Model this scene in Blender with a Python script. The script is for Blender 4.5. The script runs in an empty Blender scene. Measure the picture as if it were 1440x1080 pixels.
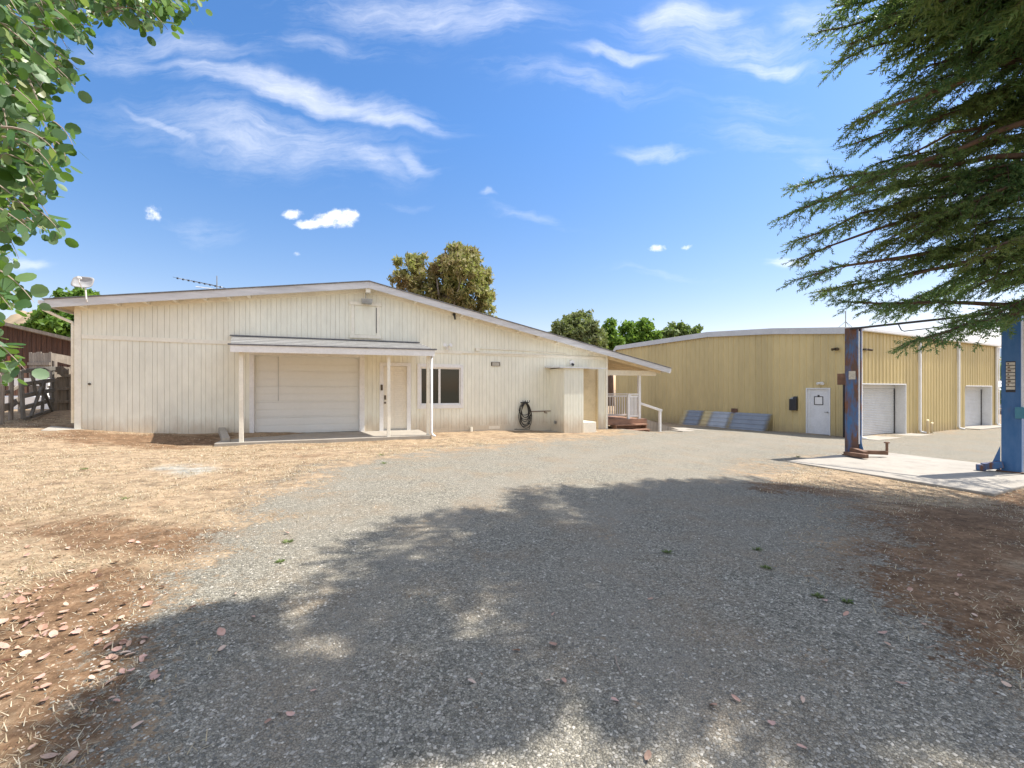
import bpy, math, random
import numpy as np
from mathutils import Vector, Matrix
random.seed(7); rng = np.random.default_rng(7)
R = math.radians
scene = bpy.context.scene
col = scene.collection
F = 640.0; CX = 720.0; HY = 548.0; EYE = 1.3        # lens of the photo: 16 mm on 36 mm, horizon row, eye height

# ------------------------------------------------------------------ helpers
def tag(o, label=None, cat=None, group=None, kind=None):
    if label: o['label'] = label
    if cat: o['category'] = cat
    if group: o['group'] = group
    if kind: o['kind'] = kind
    return o

def empty(name, loc=(0, 0, 0), rz=0, **k):
    o = bpy.data.objects.new(name, None); col.objects.link(o)
    o.location = loc; o.rotation_euler = (0, 0, rz); o.empty_display_size = 0.3
    return tag(o, **k)

def copy_tree(o, parent=None):
    c = o.copy(); col.objects.link(c)
    if parent is not None: c.parent = parent
    for ch in list(o.children): copy_tree(ch, c)
    return c

class MB:
    """collects shapes; build() links them as one mesh object"""
    def __init__(s): s.v = []; s.f = []
    def add(s, vs, fs):
        b = len(s.v); s.v += [tuple(x) for x in vs]; s.f += [tuple(i + b for i in f) for f in fs]; return s
    def box(s, x0, x1, y0, y1, z0, z1):
        return s.add([(x0,y0,z0),(x1,y0,z0),(x1,y1,z0),(x0,y1,z0),(x0,y0,z1),(x1,y0,z1),(x1,y1,z1),(x0,y1,z1)],
                     [(0,3,2,1),(4,5,6,7),(0,1,5,4),(1,2,6,5),(2,3,7,6),(3,0,4,7)])
    def hexa(s, bot, top):
        return s.add(list(bot) + list(top), [(0,3,2,1),(4,5,6,7),(0,1,5,4),(1,2,6,5),(2,3,7,6),(3,0,4,7)])
    def quad(s, a, b, c, d): return s.add([a,b,c,d], [(0,1,2,3)])
    def bar(s, p, q, w, h, up=(0,0,1)):
        p = Vector(p); q = Vector(q); d = (q - p).normalized(); u = Vector(up)
        if abs(d.dot(u)) > .98: u = Vector((1,0,0))
        x = d.cross(u).normalized() * (w/2); y = x.cross(d).normalized() * (h/2)
        return s.hexa([p-x-y, p+x-y, p+x+y, p-x+y], [q-x-y, q+x-y, q+x+y, q-x+y])
    def tube(s, pts, rad, n=6, cap=True):
        pts = [Vector(p) for p in pts]; m = len(pts)
        if not hasattr(rad, '__len__'): rad = [rad] * m
        b = len(s.v); prev = None
        for i, p in enumerate(pts):
            d = (pts[min(i+1, m-1)] - pts[max(i-1, 0)]).normalized()
            if prev is None:
                a = Vector((0,0,1)) if abs(d.z) < .9 else Vector((1,0,0)); u = d.cross(a).normalized()
            else: u = (prev - d * prev.dot(d)).normalized()
            prev = u; w = d.cross(u)
            for k in range(n):
                t = 2*math.pi*k/n; s.v.append(tuple(p + (u*math.cos(t) + w*math.sin(t)) * rad[i]))
        for i in range(m-1):
            for k in range(n):
                k2 = (k+1) % n; s.f.append((b+i*n+k, b+i*n+k2, b+(i+1)*n+k2, b+(i+1)*n+k))
        if cap: s.f.append(tuple(b+k for k in reversed(range(n)))); s.f.append(tuple(b+(m-1)*n+k for k in range(n)))
        return s
    def prism(s, poly, axis, a, b):
        """poly: 2-D outline; axis: the coordinate swept from a to b"""
        n = len(poly)
        def P(p, t): return {'x': (t, p[0], p[1]), 'y': (p[0], t, p[1]), 'z': (p[0], p[1], t)}[axis]
        return s.add([P(p, a) for p in poly] + [P(p, b) for p in poly],
                     [tuple(reversed(range(n))), tuple(range(n, 2*n))] + [(i, (i+1) % n, (i+1) % n + n, i + n) for i in range(n)])
    def build(s, name, mat, parent=None, smooth=False, bevel=0):
        me = bpy.data.meshes.new(name); me.from_pydata(s.v, [], s.f); me.validate()
        import bmesh
        bm = bmesh.new(); bm.from_mesh(me); bmesh.ops.recalc_face_normals(bm, faces=bm.faces)
        bm.to_mesh(me); bm.free()
        if mat: me.materials.append(mat)
        if smooth: me.polygons.foreach_set('use_smooth', [True]*len(me.polygons))
        o = bpy.data.objects.new(name, me); col.objects.link(o)
        if parent is not None: o.parent = parent
        if bevel:
            m = o.modifiers.new('bevel', 'BEVEL'); m.width = bevel; m.segments = 2; m.limit_method = 'ANGLE'
        return o

def npmesh(name, verts, nper, mat, parent=None, attrs=None, faces=None, smooth=False):
    """fast mesh: every nper consecutive verts are one face (or explicit faces array)"""
    me = bpy.data.meshes.new(name); verts = np.asarray(verts, dtype=np.float32)
    if faces is None: faces = np.arange(len(verts), dtype=np.int32).reshape(-1, nper)
    nf = len(faces); k = faces.shape[1]
    me.vertices.add(len(verts)); me.vertices.foreach_set('co', verts.ravel())
    me.loops.add(nf*k); me.loops.foreach_set('vertex_index', faces.astype(np.int32).ravel())
    me.polygons.add(nf); me.polygons.foreach_set('loop_start', np.arange(0, nf*k, k, dtype=np.int32))
    me.polygons.foreach_set('loop_total', np.full(nf, k, dtype=np.int32))
    if smooth: me.polygons.foreach_set('use_smooth', np.ones(nf, dtype=bool))
    for an, av in (attrs or {}).items():
        at = me.attributes.new(an, 'FLOAT', 'POINT'); at.data.foreach_set('value', np.asarray(av, dtype=np.float32))
    me.update(); me.validate()
    if mat: me.materials.append(mat)
    o = bpy.data.objects.new(name, me); col.objects.link(o)
    if parent is not None: o.parent = parent
    return o

# ------------------------------------------------------------------ materials
class NT:
    def __init__(s, tree): s.t = tree; s.n = tree.nodes; s.l = tree.links
    def new(s, t, **k):
        n = s.n.new(t)
        for a, b in k.items(): setattr(n, a, b)
        return n
    def link(s, a, b): s.l.new(a, b)
    def val(s, sock, v):
        if hasattr(v, 'is_linked') or isinstance(v, bpy.types.NodeSocket): s.link(v, sock)
        else: sock.default_value = v
    def math(s, op, a, b=0.0, c=None, clamp=False):
        n = s.new('ShaderNodeMath', operation=op); n.use_clamp = clamp
        s.val(n.inputs[0], a); s.val(n.inputs[1], b)
        if c is not None: s.val(n.inputs[2], c)
        return n.outputs[0]
    def mix(s, fac, a, b, blend='MIX'):
        n = s.new('ShaderNodeMix', data_type='RGBA', blend_type=blend)
        s.val(n.inputs[0], fac)
        for sock, v in ((n.inputs[6], a), (n.inputs[7], b)):
            if isinstance(v, tuple): sock.default_value = (*v[:3], 1)
            else: s.link(v, sock)
        return n.outputs[2]
    def noise(s, vec, scale, detail=3, rough=.55, dim='3D'):
        n = s.new('ShaderNodeTexNoise', noise_dimensions=dim); s.link(vec, n.inputs['Vector'])
        n.inputs['Scale'].default_value = scale; n.inputs['Detail'].default_value = detail; n.inputs['Roughness'].default_value = rough
        return n.outputs['Fac']
    def ramp(s, fac, stops):
        n = s.new('ShaderNodeValToRGB'); s.link(fac, n.inputs[0]); e = n.color_ramp.elements
        while len(e) < len(stops): e.new(0.5)
        for i, (p, c) in enumerate(stops):
            e[i].position = p; e[i].color = (*c[:3], 1) if isinstance(c, tuple) else (c, c, c, 1)
        return n.outputs[0]
    def mrange(s, v, a, b, c=0, d=1, smooth=False):
        n = s.new('ShaderNodeMapRange'); s.link(v, n.inputs[0])
        if smooth: n.interpolation_type = 'SMOOTHSTEP'
        for i, x in enumerate((a, b, c, d)): n.inputs[i+1].default_value = x
        return n.outputs[0]
    def scalev(s, vec, sc):
        n = s.new('ShaderNodeMapping'); s.link(vec, n.inputs[0]); n.inputs['Scale'].default_value = sc
        return n.outputs[0]
    def bump(s, h, strength, dist):
        n = s.new('ShaderNodeBump'); n.inputs['Strength'].default_value = strength; n.inputs['Distance'].default_value = dist
        s.link(h, n.inputs['Height']); return n.outputs[0]

def material(name):
    m = bpy.data.materials.new(name); m.use_nodes = True
    t = NT(m.node_tree); p = m.node_tree.nodes['Principled BSDF']
    return m, t, p

def paint(name, c, rough=.6, var=.12, scale=3.0, stretch=(1,1,1), dirt=None, dirt_amt=.3, bump=0.0, bscale=60, metal=0.0, spec=.5, fine=.05):
    """a paint or metal with uneven tone, stains and a little relief"""
    m, t, p = material(name)
    tc = t.new('ShaderNodeTexCoord'); v = t.scalev(tc.outputs['Object'], stretch)
    n1 = t.noise(v, scale, 4); k = t.mrange(n1, .3, .7, 1-var, 1+var*.6)
    n2 = t.noise(v, scale*9, 3); k2 = t.mrange(n2, .3, .7, 1-fine, 1+fine)
    hs = t.new('ShaderNodeHueSaturation'); hs.inputs['Color'].default_value = (*c, 1)
    t.link(t.math('MULTIPLY', k, k2), hs.inputs['Value']); o = hs.outputs[0]
    if dirt:
        n3 = t.noise(v, scale*1.7, 6, .65)
        o = t.mix(t.mrange(n3, .5, .78, 0, dirt_amt), o, dirt)
    t.link(o, p.inputs['Base Color']); p.inputs['Roughness'].default_value = rough; p.inputs['Metallic'].default_value = metal
    p.inputs['Specular IOR Level'].default_value = spec
    if bump: t.link(t.bump(t.noise(v, bscale, 3), bump, .01), p.inputs['Normal'])
    return m

def foliage(name, cols, trans=.3, rough=.55, patch=None):
    """leaf material: each leaf its own tone, some light through it"""
    m, t, p = material(name)
    g = t.new('ShaderNodeNewGeometry')
    stops = [(i/(len(cols)-1), c) for i, c in enumerate(cols)]
    c = t.ramp(g.outputs['Random Per Island'], stops)
    if patch:
        tc = t.new('ShaderNodeTexCoord'); n = t.noise(tc.outputs['Object'], patch[0], 3)
        c = t.mix(t.mrange(n, .45, .65), c, patch[1])
    t.link(c, p.inputs['Base Color']); p.inputs['Roughness'].default_value = rough; p.inputs['Specular IOR Level'].default_value = .35
    tr = t.new('ShaderNodeBsdfTranslucent')
    t.link(t.mix(.5, c, (.25, .35, .04)), tr.inputs['Color'])
    mx = t.new('ShaderNodeMixShader'); mx.inputs[0].default_value = trans
    t.link(p.outputs[0], mx.inputs[1]); t.link(tr.outputs[0], mx.inputs[2])
    t.link(mx.outputs[0], m.node_tree.nodes['Material Output'].inputs['Surface'])
    return m

M = {}
M['siding'] = paint('cream_siding', (.85, .835, .70), .65, .07, .7, (1,1,.35), (.52,.45,.34), .12, .25, 45)
def overlay(m, fn):
    t = NT(m.node_tree); p = m.node_tree.nodes['Principled BSDF']; src = p.inputs['Base Color'].links[0].from_socket
    tc = t.new('ShaderNodeTexCoord'); t.link(fn(t, tc.outputs['Object'], src), p.inputs['Base Color'])
def splash(t, v, src):
    sp_ = t.new('ShaderNodeSeparateXYZ'); t.link(v, sp_.inputs[0])
    h = t.math('SUBTRACT', t.math('ADD', sp_.outputs[2], t.math('MULTIPLY', sp_.outputs[0], .012)), t.math('MULTIPLY', t.noise(t.scalev(v, (1,1,.4)), 3.5, 6, .7), .75))
    run = t.noise(t.scalev(v, (9,1,.5)), 1.0, 5, .7)
    a_ = t.mix(t.mrange(h, -.28, .12, .55, 0), src, (.50,.36,.22))
    return t.mix(t.mrange(run, .58, .78, 0, .08), a_, (.47,.42,.34))
overlay(M['siding'], splash)
M['trim'] = paint('cream_trim', (.86, .82, .69), .6, .06, 2, dirt=(.5,.44,.36), dirt_amt=.25)
M['white'] = paint('white_paint', (.82, .81, .78), .55, .06, 2, dirt=(.5,.46,.4), dirt_amt=.2)
M['fascia'] = paint('weathered_fascia', (.66, .66, .66), .7, .2, 1.6, (.4,1,3), (.33,.31,.29), .5, .3, 30)
M['soffit'] = paint('soffit_board', (.74, .62, .42), .7, .12, 2, (1,4,1), (.3,.2,.1), .25)
M['shingle'] = paint('roof_shingle', (.16, .16, .17), .9, .3, 6, dirt=(.35,.35,.35), dirt_amt=.5, bump=.6, bscale=40)
M['porch_shingle'] = paint('porch_shingle', (.27, .265, .25), .9, .4, 9, (.6,3,1), dirt=(.12,.12,.12), dirt_amt=.6, bump=.6, bscale=40)
M['garage'] = paint('garage_door_paint', (.80, .80, .75), .5, .025, 1.2, fine=.015)
M['doorcream'] = paint('door_cream', (.80, .74, .61), .5, .05, 2)
M['dark'] = paint('dark_metal', (.03, .03, .033), .5, .2, 5)
M['bronze'] = paint('bronze', (.10, .075, .05), .45, .2, 8, metal=.6)
M['concrete'] = paint('pale_concrete', (.37, .335, .28), .85, .1, 1.5, dirt=(.17,.145,.115), dirt_amt=.55, bump=.35, bscale=90)
M['whitemetal'] = paint('white_metal', (.76, .77, .77), .4, .06, 2, dirt=(.45,.42,.38), dirt_amt=.2)
M['tanpanel'] = paint('tan_metal_panel', (.62, .50, .245), .5, .07, .5, (1,1,.3), (.46,.37,.19), .35)
def panels(t, v, src):
    sp_ = t.new('ShaderNodeSeparateXYZ'); t.link(v, sp_.inputs[0])
    k = t.math('FLOOR', t.math('DIVIDE', t.math('ADD', sp_.outputs[0], sp_.outputs[1]), .915))
    wn_ = t.new('ShaderNodeTexWhiteNoise', noise_dimensions='1D'); t.link(k, wn_.inputs['W'])
    hv = t.new('ShaderNodeHueSaturation'); t.link(src, hv.inputs['Color']); t.link(t.mrange(wn_.outputs['Value'], 0, 1, .93, 1.05), hv.inputs['Value'])
    h = t.math('SUBTRACT', sp_.outputs[2], t.math('MULTIPLY', t.noise(v, 3, 6, .7), .7))
    return t.mix(t.mrange(h, -.3, .15, .5, 0), hv.outputs[0], (.40,.31,.19))
overlay(M['tanpanel'], panels)
M['guttermetal'] = paint('pale_gutter', (.56, .57, .57), .4, .08, 2)
M['bluepaint'] = None
M['wood_red'] = paint('red_brown_deck', (.34, .19, .12), .7, .25, 4, (1,6,1), (.16,.08,.05), .5, .3, 40)
M['oldwood'] = paint('weathered_fence_wood', (.29, .25, .205), .85, .3, 3, (4,4,.6), (.20,.16,.12), .6, .5, 40)
M['darkwood'] = paint('dark_barn_wood', (.085, .042, .027), .85, .4, 2, (5,5,.5), (.25,.10,.04), .5, .5, 40)
M['greymetal'] = paint('galvanised', (.36, .37, .36), .45, .2, 4, metal=.5, dirt=(.2,.15,.1), dirt_amt=.4)
M['bluepanel'] = paint('blue_grey_sheet', (.25, .28, .32), .45, .12, 2, dirt=(.2,.22,.25), dirt_amt=.4)
M['paleblue'] = paint('pale_blue_sheet', (.40, .43, .46), .45, .12, 2, dirt=(.3,.3,.3), dirt_amt=.3)
M['bark'] = paint('bark', (.13, .085, .06), .9, .35, 5, (1,1,.3), (.05,.035,.025), .6, .8, 30)
M['palebark'] = paint('pale_bark', (.36, .29, .23), .85, .3, 3, (1,1,.3), (.2,.13,.09), .6, .5, 30)
M['rubber'] = paint('black_hose_rubber', (.035, .035, .03), .5, .3, 6)
M['rollup'] = paint('rollup_door_paint', (.60, .60, .58), .45, .06, 2, dirt=(.4,.38,.33), dirt_amt=.3)
M['gategrey'] = paint('grey_gate_timber', (.17, .16, .14), .8, .3, 4, dirt=(.08,.07,.06), dirt_amt=.5)
M['dish'] = paint('dish_grey', (.36, .36, .36), .6, .06, 3)
M['rust'] = paint('rusty_steel', (.19, .105, .065), .85, .4, 6, dirt=(.08,.06,.05), dirt_amt=.6, bump=.5, bscale=60)
M['sticker'] = paint('old_sticker', (.62, .58, .48), .6, .2, 20, dirt=(.3,.25,.18), dirt_amt=.6)
M['inner'] = paint('dark_room', (.03, .03, .03), .9)
M['tan_and_shade'] = paint('tan_and_wall_shade', (.60, .49, .31), .8, .12, 2, dirt=(.35,.27,.17), dirt_amt=.4)  # tan of the pipe risers, also wall shadow painted in the closet niche

def rusty_blue(name, lo, hi, base=(.028,.125,.30)):
    m, t, p = material(name); tc = t.new('ShaderNodeTexCoord'); v = tc.outputs['Object']
    n = t.noise(t.scalev(v, (4,4,1.0)), 1.6, 7, .62); f = t.mrange(n, lo, hi)
    n2 = t.noise(t.scalev(v, (2,2,.6)), 6, 5)
    blue = t.mix(t.mrange(n2, .35, .7), base, (base[0]*1.5+.02, base[1]*1.3, base[2]*1.15))
    rust = t.mix(t.mrange(n2, .3, .7), (.21,.085,.04), (.10,.08,.075))
    t.link(t.mix(f, blue, rust), p.inputs['Base Color'])
    t.link(t.math('ADD', t.math('MULTIPLY', f, .4), .42), p.inputs['Roughness'])
    t.link(t.bump(n, .25, .01), p.inputs['Normal'])
    return m
M['postrust'] = rusty_blue('blue_post_rusting', .40, .55)
M['postblue'] = rusty_blue('blue_post', .63, .80)

m, t, p = material('window_glass'); p.inputs['Base Color'].default_value = (.022, .03, .026, 1)
p.inputs['Roughness'].default_value = .05; p.inputs['Specular IOR Level'].default_value = .5; M['glass'] = m
m, t, p = material('white_tarp'); p.inputs['Base Color'].default_value = (.8, .8, .78, 1); M['tarp'] = m

# ------------------------------------------------------------------ terrain height
CP = np.array([(0,0,0),(0,2,0),(-3,2,.02),(3,2,0),(0,5,-.02),(-4,6,.02),(4,5,-.10),(6,3,-.06),(8,5,-.24),(0,9,-.05),(-4,9,.0),
  (-7.1,11.0,-.09),(-4.6,11.9,-.10),(-2.4,12.8,-.11),(-1,14.6,-.1),(1.5,15.6,-.17),(-11.3,11.5,.34),(-10.4,11.8,.22),(-9.6,12.1,.14),(-8.6,12.5,.08),(3.9,17.3,-.22),(2.6,16,-.2),
  (6.2,10,-.33),(7,8.6,-.345),(7.5,6.9,-.35),(9,9.2,-.36),(8.5,11,-.36),(10.5,8,-.37),(14.3,18.6,-.7),(12,23,-.7),(10,27,-.72),(20,21.6,-.73),(27,25.6,-.75),(6,18.4,-.42),
  (8,24,-.6),(-12.8,12,.5),(-14,13.9,.65),(-15,15.5,.7),(-20,16,.7),(-12,9.5,.25),(-8,8,.08),(-7,4,.05),(12,14,-.55),(18,15,-.66),(6,14,-.35),(2,11,-.14),(3,14,-.2),(12,5,-.3),(0,-5,0),(-8,-3,0),(8,-3,0),
  (0,60,-.6),(40,60,-.9),(-40,60,.8),(60,10,-.9),(-60,10,1.0),(0,-50,0)])
def gh(x, y):
    x = np.asarray(x, float); y = np.asarray(y, float); num = np.zeros_like(x); den = np.zeros_like(x)
    for a, b, c in CP:
        w = 1.0 / ((x-a)**2 + (y-b)**2 + .35)**1.6; num = num + w*c; den = den + w
    return num / den
def G(px, py):
    """where the sight line of a photo point meets the ground"""
    z = 0.0
    for _ in range(12):
        Y = F*(EYE - z)/(py - HY); X = (px - CX)/F*Y; z = .5*z + .5*float(gh(X, Y))
    return X, Y, float(gh(X, Y))
def W3(px, py, Y): return Vector(((px-CX)/F*Y, Y, EYE + (HY-py)/F*Y))

# ------------------------------------------------------------------ camera, sun, sky
cam = bpy.data.objects.new('camera', bpy.data.cameras.new('camera')); col.objects.link(cam)
cam.location = (0, 0, EYE); cam.rotation_euler = (R(90), 0, 0)
cam.data.sensor_width = 36; cam.data.lens = 36*F/1440; cam.data.shift_y = (HY-540)/1440
cam.data.clip_start = .05; cam.data.clip_end = 8000; scene.camera = cam

SUNV = Vector((.69, .17, 1.0)).normalized()
elev = math.asin(SUNV.z); rot = math.atan2(SUNV.x, SUNV.y)
sl = bpy.data.lights.new('sun', 'SUN'); sl.energy = 4.4; sl.angle = R(.55); sl.color = (1, .945, .87)
so = bpy.data.objects.new('sun', sl); col.objects.link(so); so.rotation_euler = SUNV.to_track_quat('Z', 'Y').to_euler(); so.location = (20, 5, 30)

world = bpy.data.worlds.new('World'); scene.world = world; world.use_nodes = True
w = NT(world.node_tree); bg = world.node_tree.nodes['Background']
sky = w.new('ShaderNodeTexSky', sky_type='NISHITA'); sky.sun_disc = False; sky.sun_elevation = elev; sky.sun_rotation = rot
sky.air_density = 1.0; sky.dust_density = .6; sky.ozone_density = 3.0; sky.altitude = 100
tc = w.new('ShaderNodeTexCoord'); sep = w.new('ShaderNodeSeparateXYZ'); w.link(tc.outputs['Generated'], sep.inputs[0])
ysafe = w.math('MAXIMUM', sep.outputs[1], .02)
uu = w.math('DIVIDE', sep.outputs[0], ysafe); vv = w.math('DIVIDE', sep.outputs[2], ysafe)
cmb = w.new('ShaderNodeCombineXYZ'); w.link(uu, cmb.inputs[0]); w.link(vv, cmb.inputs[1])
nw = w.new('ShaderNodeTexNoise'); w.link(cmb.outputs[0], nw.inputs['Vector']); nw.inputs['Scale'].default_value = 5; nw.inputs['Detail'].default_value = 5
nsub = w.new('ShaderNodeVectorMath', operation='SUBTRACT'); w.link(nw.outputs['Color'], nsub.inputs[0]); nsub.inputs[1].default_value = (.5, .5, .5)
def warped(amt):
    a = w.new('ShaderNodeVectorMath', operation='MULTIPLY_ADD'); w.link(nsub.outputs[0], a.inputs[0]); a.inputs[1].default_value = (amt, amt, 0)
    w.link(cmb.outputs[0], a.inputs[2]); return a.outputs[0]
w1 = warped(.13); w2 = warped(.05)
def blob(vec, px, py, rx, ry, ang, k, edge=0.0):
    mp = w.new('ShaderNodeMapping', vector_type='TEXTURE'); w.link(vec, mp.inputs[0])
    mp.inputs['Location'].default_value = ((px-CX)/F, (HY-py)/F, 0); mp.inputs['Rotation'].default_value = (0, 0, R(ang)); mp.inputs['Scale'].default_value = (rx/F, ry/F, 1)
    ln = w.new('ShaderNodeVectorMath', operation='LENGTH'); w.link(mp.outputs[0], ln.inputs[0])
    return w.mrange(ln.outputs['Value'], 1.0, edge, 0, k, True)
def union(items):
    o = None
    for b in items: o = b if o is None else w.math('MAXIMUM', o, b)
    return o
cir = [(600,20,320,60,-3,.6),(1010,55,260,60,-8,.55),(820,112,220,34,-8,.5),(250,60,220,40,-6,.5),(1080,200,160,40,-10,.4),(420,126,300,36,-11,1.0),(330,100,240,22,-9,.7),(560,163,130,20,-11,.95),(370,190,340,80,-7,.62),(235,180,110,14,-32,.7),(520,215,140,45,-14,.6),(590,225,60,22,-35,.6),(180,75,160,40,-8,.5),(690,30,130,50,5,.7),(450,60,220,30,-5,.4),
       (965,18,130,34,4,1.0),(870,74,120,17,-2,.9),(1075,90,130,24,-12,.75),(1150,30,120,50,0,.5),(925,208,95,20,-3,.65),(1060,150,130,30,-6,.35),(740,305,110,13,-14,.4),(920,385,150,14,-6,.3),(1100,372,60,15,0,.9),(280,322,110,32,-3,.33),(1150,240,70,30,0,.4),
       (1330,250,200,90,0,.7),(570,285,80,12,-8,.3),(30,362,70,20,-4,.8),(680,282,28,8,0,.6),(640,445,110,14,0,.5)]
cmask = union([blob(w1, *c) for c in cir])
mpn = w.new('ShaderNodeMapping'); w.link(w1, mpn.inputs[0]); mpn.inputs['Rotation'].default_value = (0, 0, R(11)); mpn.inputs['Scale'].default_value = (2.0, 17, 1)
streak = w.noise(mpn.outputs[0], 2.4, 10, .68)
mpn2 = w.new('ShaderNodeMapping'); w.link(w1, mpn2.inputs[0]); mpn2.inputs['Rotation'].default_value = (0, 0, R(-33)); mpn2.inputs['Scale'].default_value = (3, 13, 1)
fib = w.noise(mpn2.outputs[0], 4, 10, .7)
wisp = w.noise(w1, 7, 9, .62)
tex = w.math('ADD', w.math('ADD', w.math('MULTIPLY', streak, .42), w.math('MULTIPLY', fib, .28)), w.math('MULTIPLY', wisp, .30))
cirrus = w.math('MULTIPLY', w.mrange(w.math('ADD', tex, w.math('MULTIPLY', w.math('SUBTRACT', cmask, .62), .34)), .31, .92), w.mrange(cmask, .0, .55))
cum = [(470,309,40,20,4,1,.3),(440,315,30,12,0,1,.3),(490,303,20,17,0,1,.3),(414,299,24,11,12,.8,.2),(215,301,19,17,25,.7,.1),(925,347,25,9,3,.8,.1),(970,346,12,6,10,.7,.1),(420,361,14,6,0,.35,.1)]
cumask = union([blob(w2, *c) for c in cum])
cumulus = w.mrange(w.math('ADD', cumask, w.math('MULTIPLY', w.math('SUBTRACT', w.noise(w2, 38, 9, .66), .5), 2.6)), .15, 1.35, 0, 1, True)
cumulus = w.math('MULTIPLY', cumulus, w.mrange(cumask, .02, .3))
front = w.mrange(sep.outputs[1], .05, .3)
cl = w.math('MULTIPLY', w.math('MAXIMUM', w.math('MULTIPLY', cirrus, .84), cumulus), front, clamp=True)
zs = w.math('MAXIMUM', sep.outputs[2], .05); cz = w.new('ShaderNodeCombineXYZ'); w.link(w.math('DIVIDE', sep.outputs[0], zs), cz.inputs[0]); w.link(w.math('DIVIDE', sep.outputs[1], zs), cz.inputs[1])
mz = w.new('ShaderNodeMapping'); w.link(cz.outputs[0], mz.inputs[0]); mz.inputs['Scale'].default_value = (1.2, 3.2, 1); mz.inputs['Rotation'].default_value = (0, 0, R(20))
fill_veil = w.math('MULTIPLY', w.mrange(w.noise(mz.outputs[0], 1.3, 6, .6), .3, .62, .25, .95), w.math('MAXIMUM', w.mrange(sep.outputs[2], .66, .80), w.mrange(sep.outputs[1], .05, -.25)))  # unseen cirrus overhead and behind, added to lift and neutralise the shade
fill_veil = w.math('MULTIPLY', fill_veil, w.mrange(sep.outputs[2], .02, .3, 0, .74))
cl = w.math('MAXIMUM', cl, fill_veil)
hs = w.new('ShaderNodeHueSaturation'); w.link(sky.outputs[0], hs.inputs['Color']); hs.inputs['Saturation'].default_value = 1.22; hs.inputs['Value'].default_value = 1.0
low = w.mrange(sep.outputs[2], .0, .5, 0, 1)
skyc = w.mix(1.0, hs.outputs[0], w.mix(low, (1.26, .83, .70), (1.0, .99, 1.03)), 'MULTIPLY')
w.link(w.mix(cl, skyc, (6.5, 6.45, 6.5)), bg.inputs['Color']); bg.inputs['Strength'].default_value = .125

scene.view_settings.view_transform = 'Standard'; scene.view_settings.look = 'None'; scene.view_settings.gamma = 1; scene.view_settings.use_curve_mapping = False
scene.view_settings.exposure = .86
scene.cycles.max_bounces = 8; scene.cycles.transparent_max_bounces = 8; scene.cycles.use_denoising = True

# ------------------------------------------------------------------ ground
def sdist(poly, X, Y):
    """signed distance to a polygon, positive inside"""
    P = np.array(poly, float); n = len(P); inside = np.zeros(X.shape, bool); d = np.full(X.shape, 1e9)
    for i in range(n):
        (x1, y1), (x2, y2) = P[i], P[(i+1) % n]
        c = ((y1 > Y) != (y2 > Y)) & (X < (x2-x1)*(Y-y1)/((y2-y1) if y2 != y1 else 1e-9) + x1); inside ^= c
        ex, ey = x2-x1, y2-y1; tt = np.clip(((X-x1)*ex + (Y-y1)*ey)/(ex*ex+ey*ey+1e-12), 0, 1)
        d = np.minimum(d, np.hypot(X-x1-tt*ex, Y-y1-tt*ey))
    return np.where(inside, d, -d)
def gp(lst): return [G(a, b)[:2] for a, b in lst]
road = [(-1.35,-6),(-1.35,0.8)] + gp([(150,1075),(185,965),(215,860),(300,765),(390,695),(470,657),(600,636),(760,622),(860,612),(935,603)]) + \
       [(9.5,24.5),(12.2,23),(14.2,18.7),(20,21.7),(28,26),(34,30),(30,18),(20,12)] + gp([(1440,668),(1300,655),(1230,645),(1105,653),(1070,668),(1080,688),(1190,705),(1225,745),(1190,800),(1285,880),(1440,985)]) + [(3.2,0.8),(3.4,-6)]
bare = [gp(q) for q in ([(0,880),(60,820),(180,790),(215,830),(190,940),(150,1075),(0,1075)], [(30,735),(200,735),(330,745),(250,790),(60,760)], [(60,603),(300,612),(300,622),(230,632),(90,618)],
        [(1440,1000),(1290,920),(1170,800),(1200,745),(1170,715),(1300,712),(1440,705)], [(960,690),(1060,672),(1180,690),(1100,720)], [(1440,690),(1400,700),(1440,720)])]
pale = [gp(q) for q in ([(212,659),(240,652),(290,652),(310,662),(265,672)],)]

ax = np.concatenate([-np.geomspace(7.2, 3000, 60)[::-1], np.arange(-7, 9.01, .12), np.geomspace(9.2, 3000, 60)])
ay = np.concatenate([-np.geomspace(4, 400, 20)[::-1], np.arange(-3, .6, .5), np.arange(.7, 14, .1), np.geomspace(14.1, 4000, 90)])
GX, GY = np.meshgrid(ax, ay); GZ = gh(GX, GY)
small = np.zeros_like(GZ)
for fx, fy, a, ph in ((1.7,2.3,.012,0),(3.1,-2.2,.008,1),(.6,.9,.02,2),(5.3,4.1,.004,3)): small += a*np.sin(fx*GX+fy*GY+ph)*np.cos(fy*GX-fx*GY*.7+ph*2)
GZ = GZ + small*np.clip(1-np.hypot(GX, GY)/40, 0, 1)
def ground_z(x, y):
    s = 0
    for fx, fy, a, ph in ((1.7,2.3,.012,0),(3.1,-2.2,.008,1),(.6,.9,.02,2),(5.3,4.1,.004,3)): s = s + a*np.sin(fx*x+fy*y+ph)*np.cos(fy*x-fx*y*.7+ph*2)
    return gh(x, y) + s*np.clip(1-np.hypot(x, y)/40, 0, 1)
sd = sdist(road, GX, GY)
soft = np.clip(np.hypot(GX, GY)*.14, .35, 1.6)
gravel = np.clip(.5 + .5*sd/soft, 0, 1)
baremask = np.zeros_like(GX)
for q in bare: baremask = np.maximum(baremask, np.clip(.5 + .5*sdist(q, GX, GY)/np.clip(np.hypot(GX, GY)*.06, .2, .8), 0, 1))
palemask = np.zeros_like(GX)
for q in pale: palemask = np.maximum(palemask, np.clip(.5 + .5*sdist(q, GX, GY)/.12, 0, 1))

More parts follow.
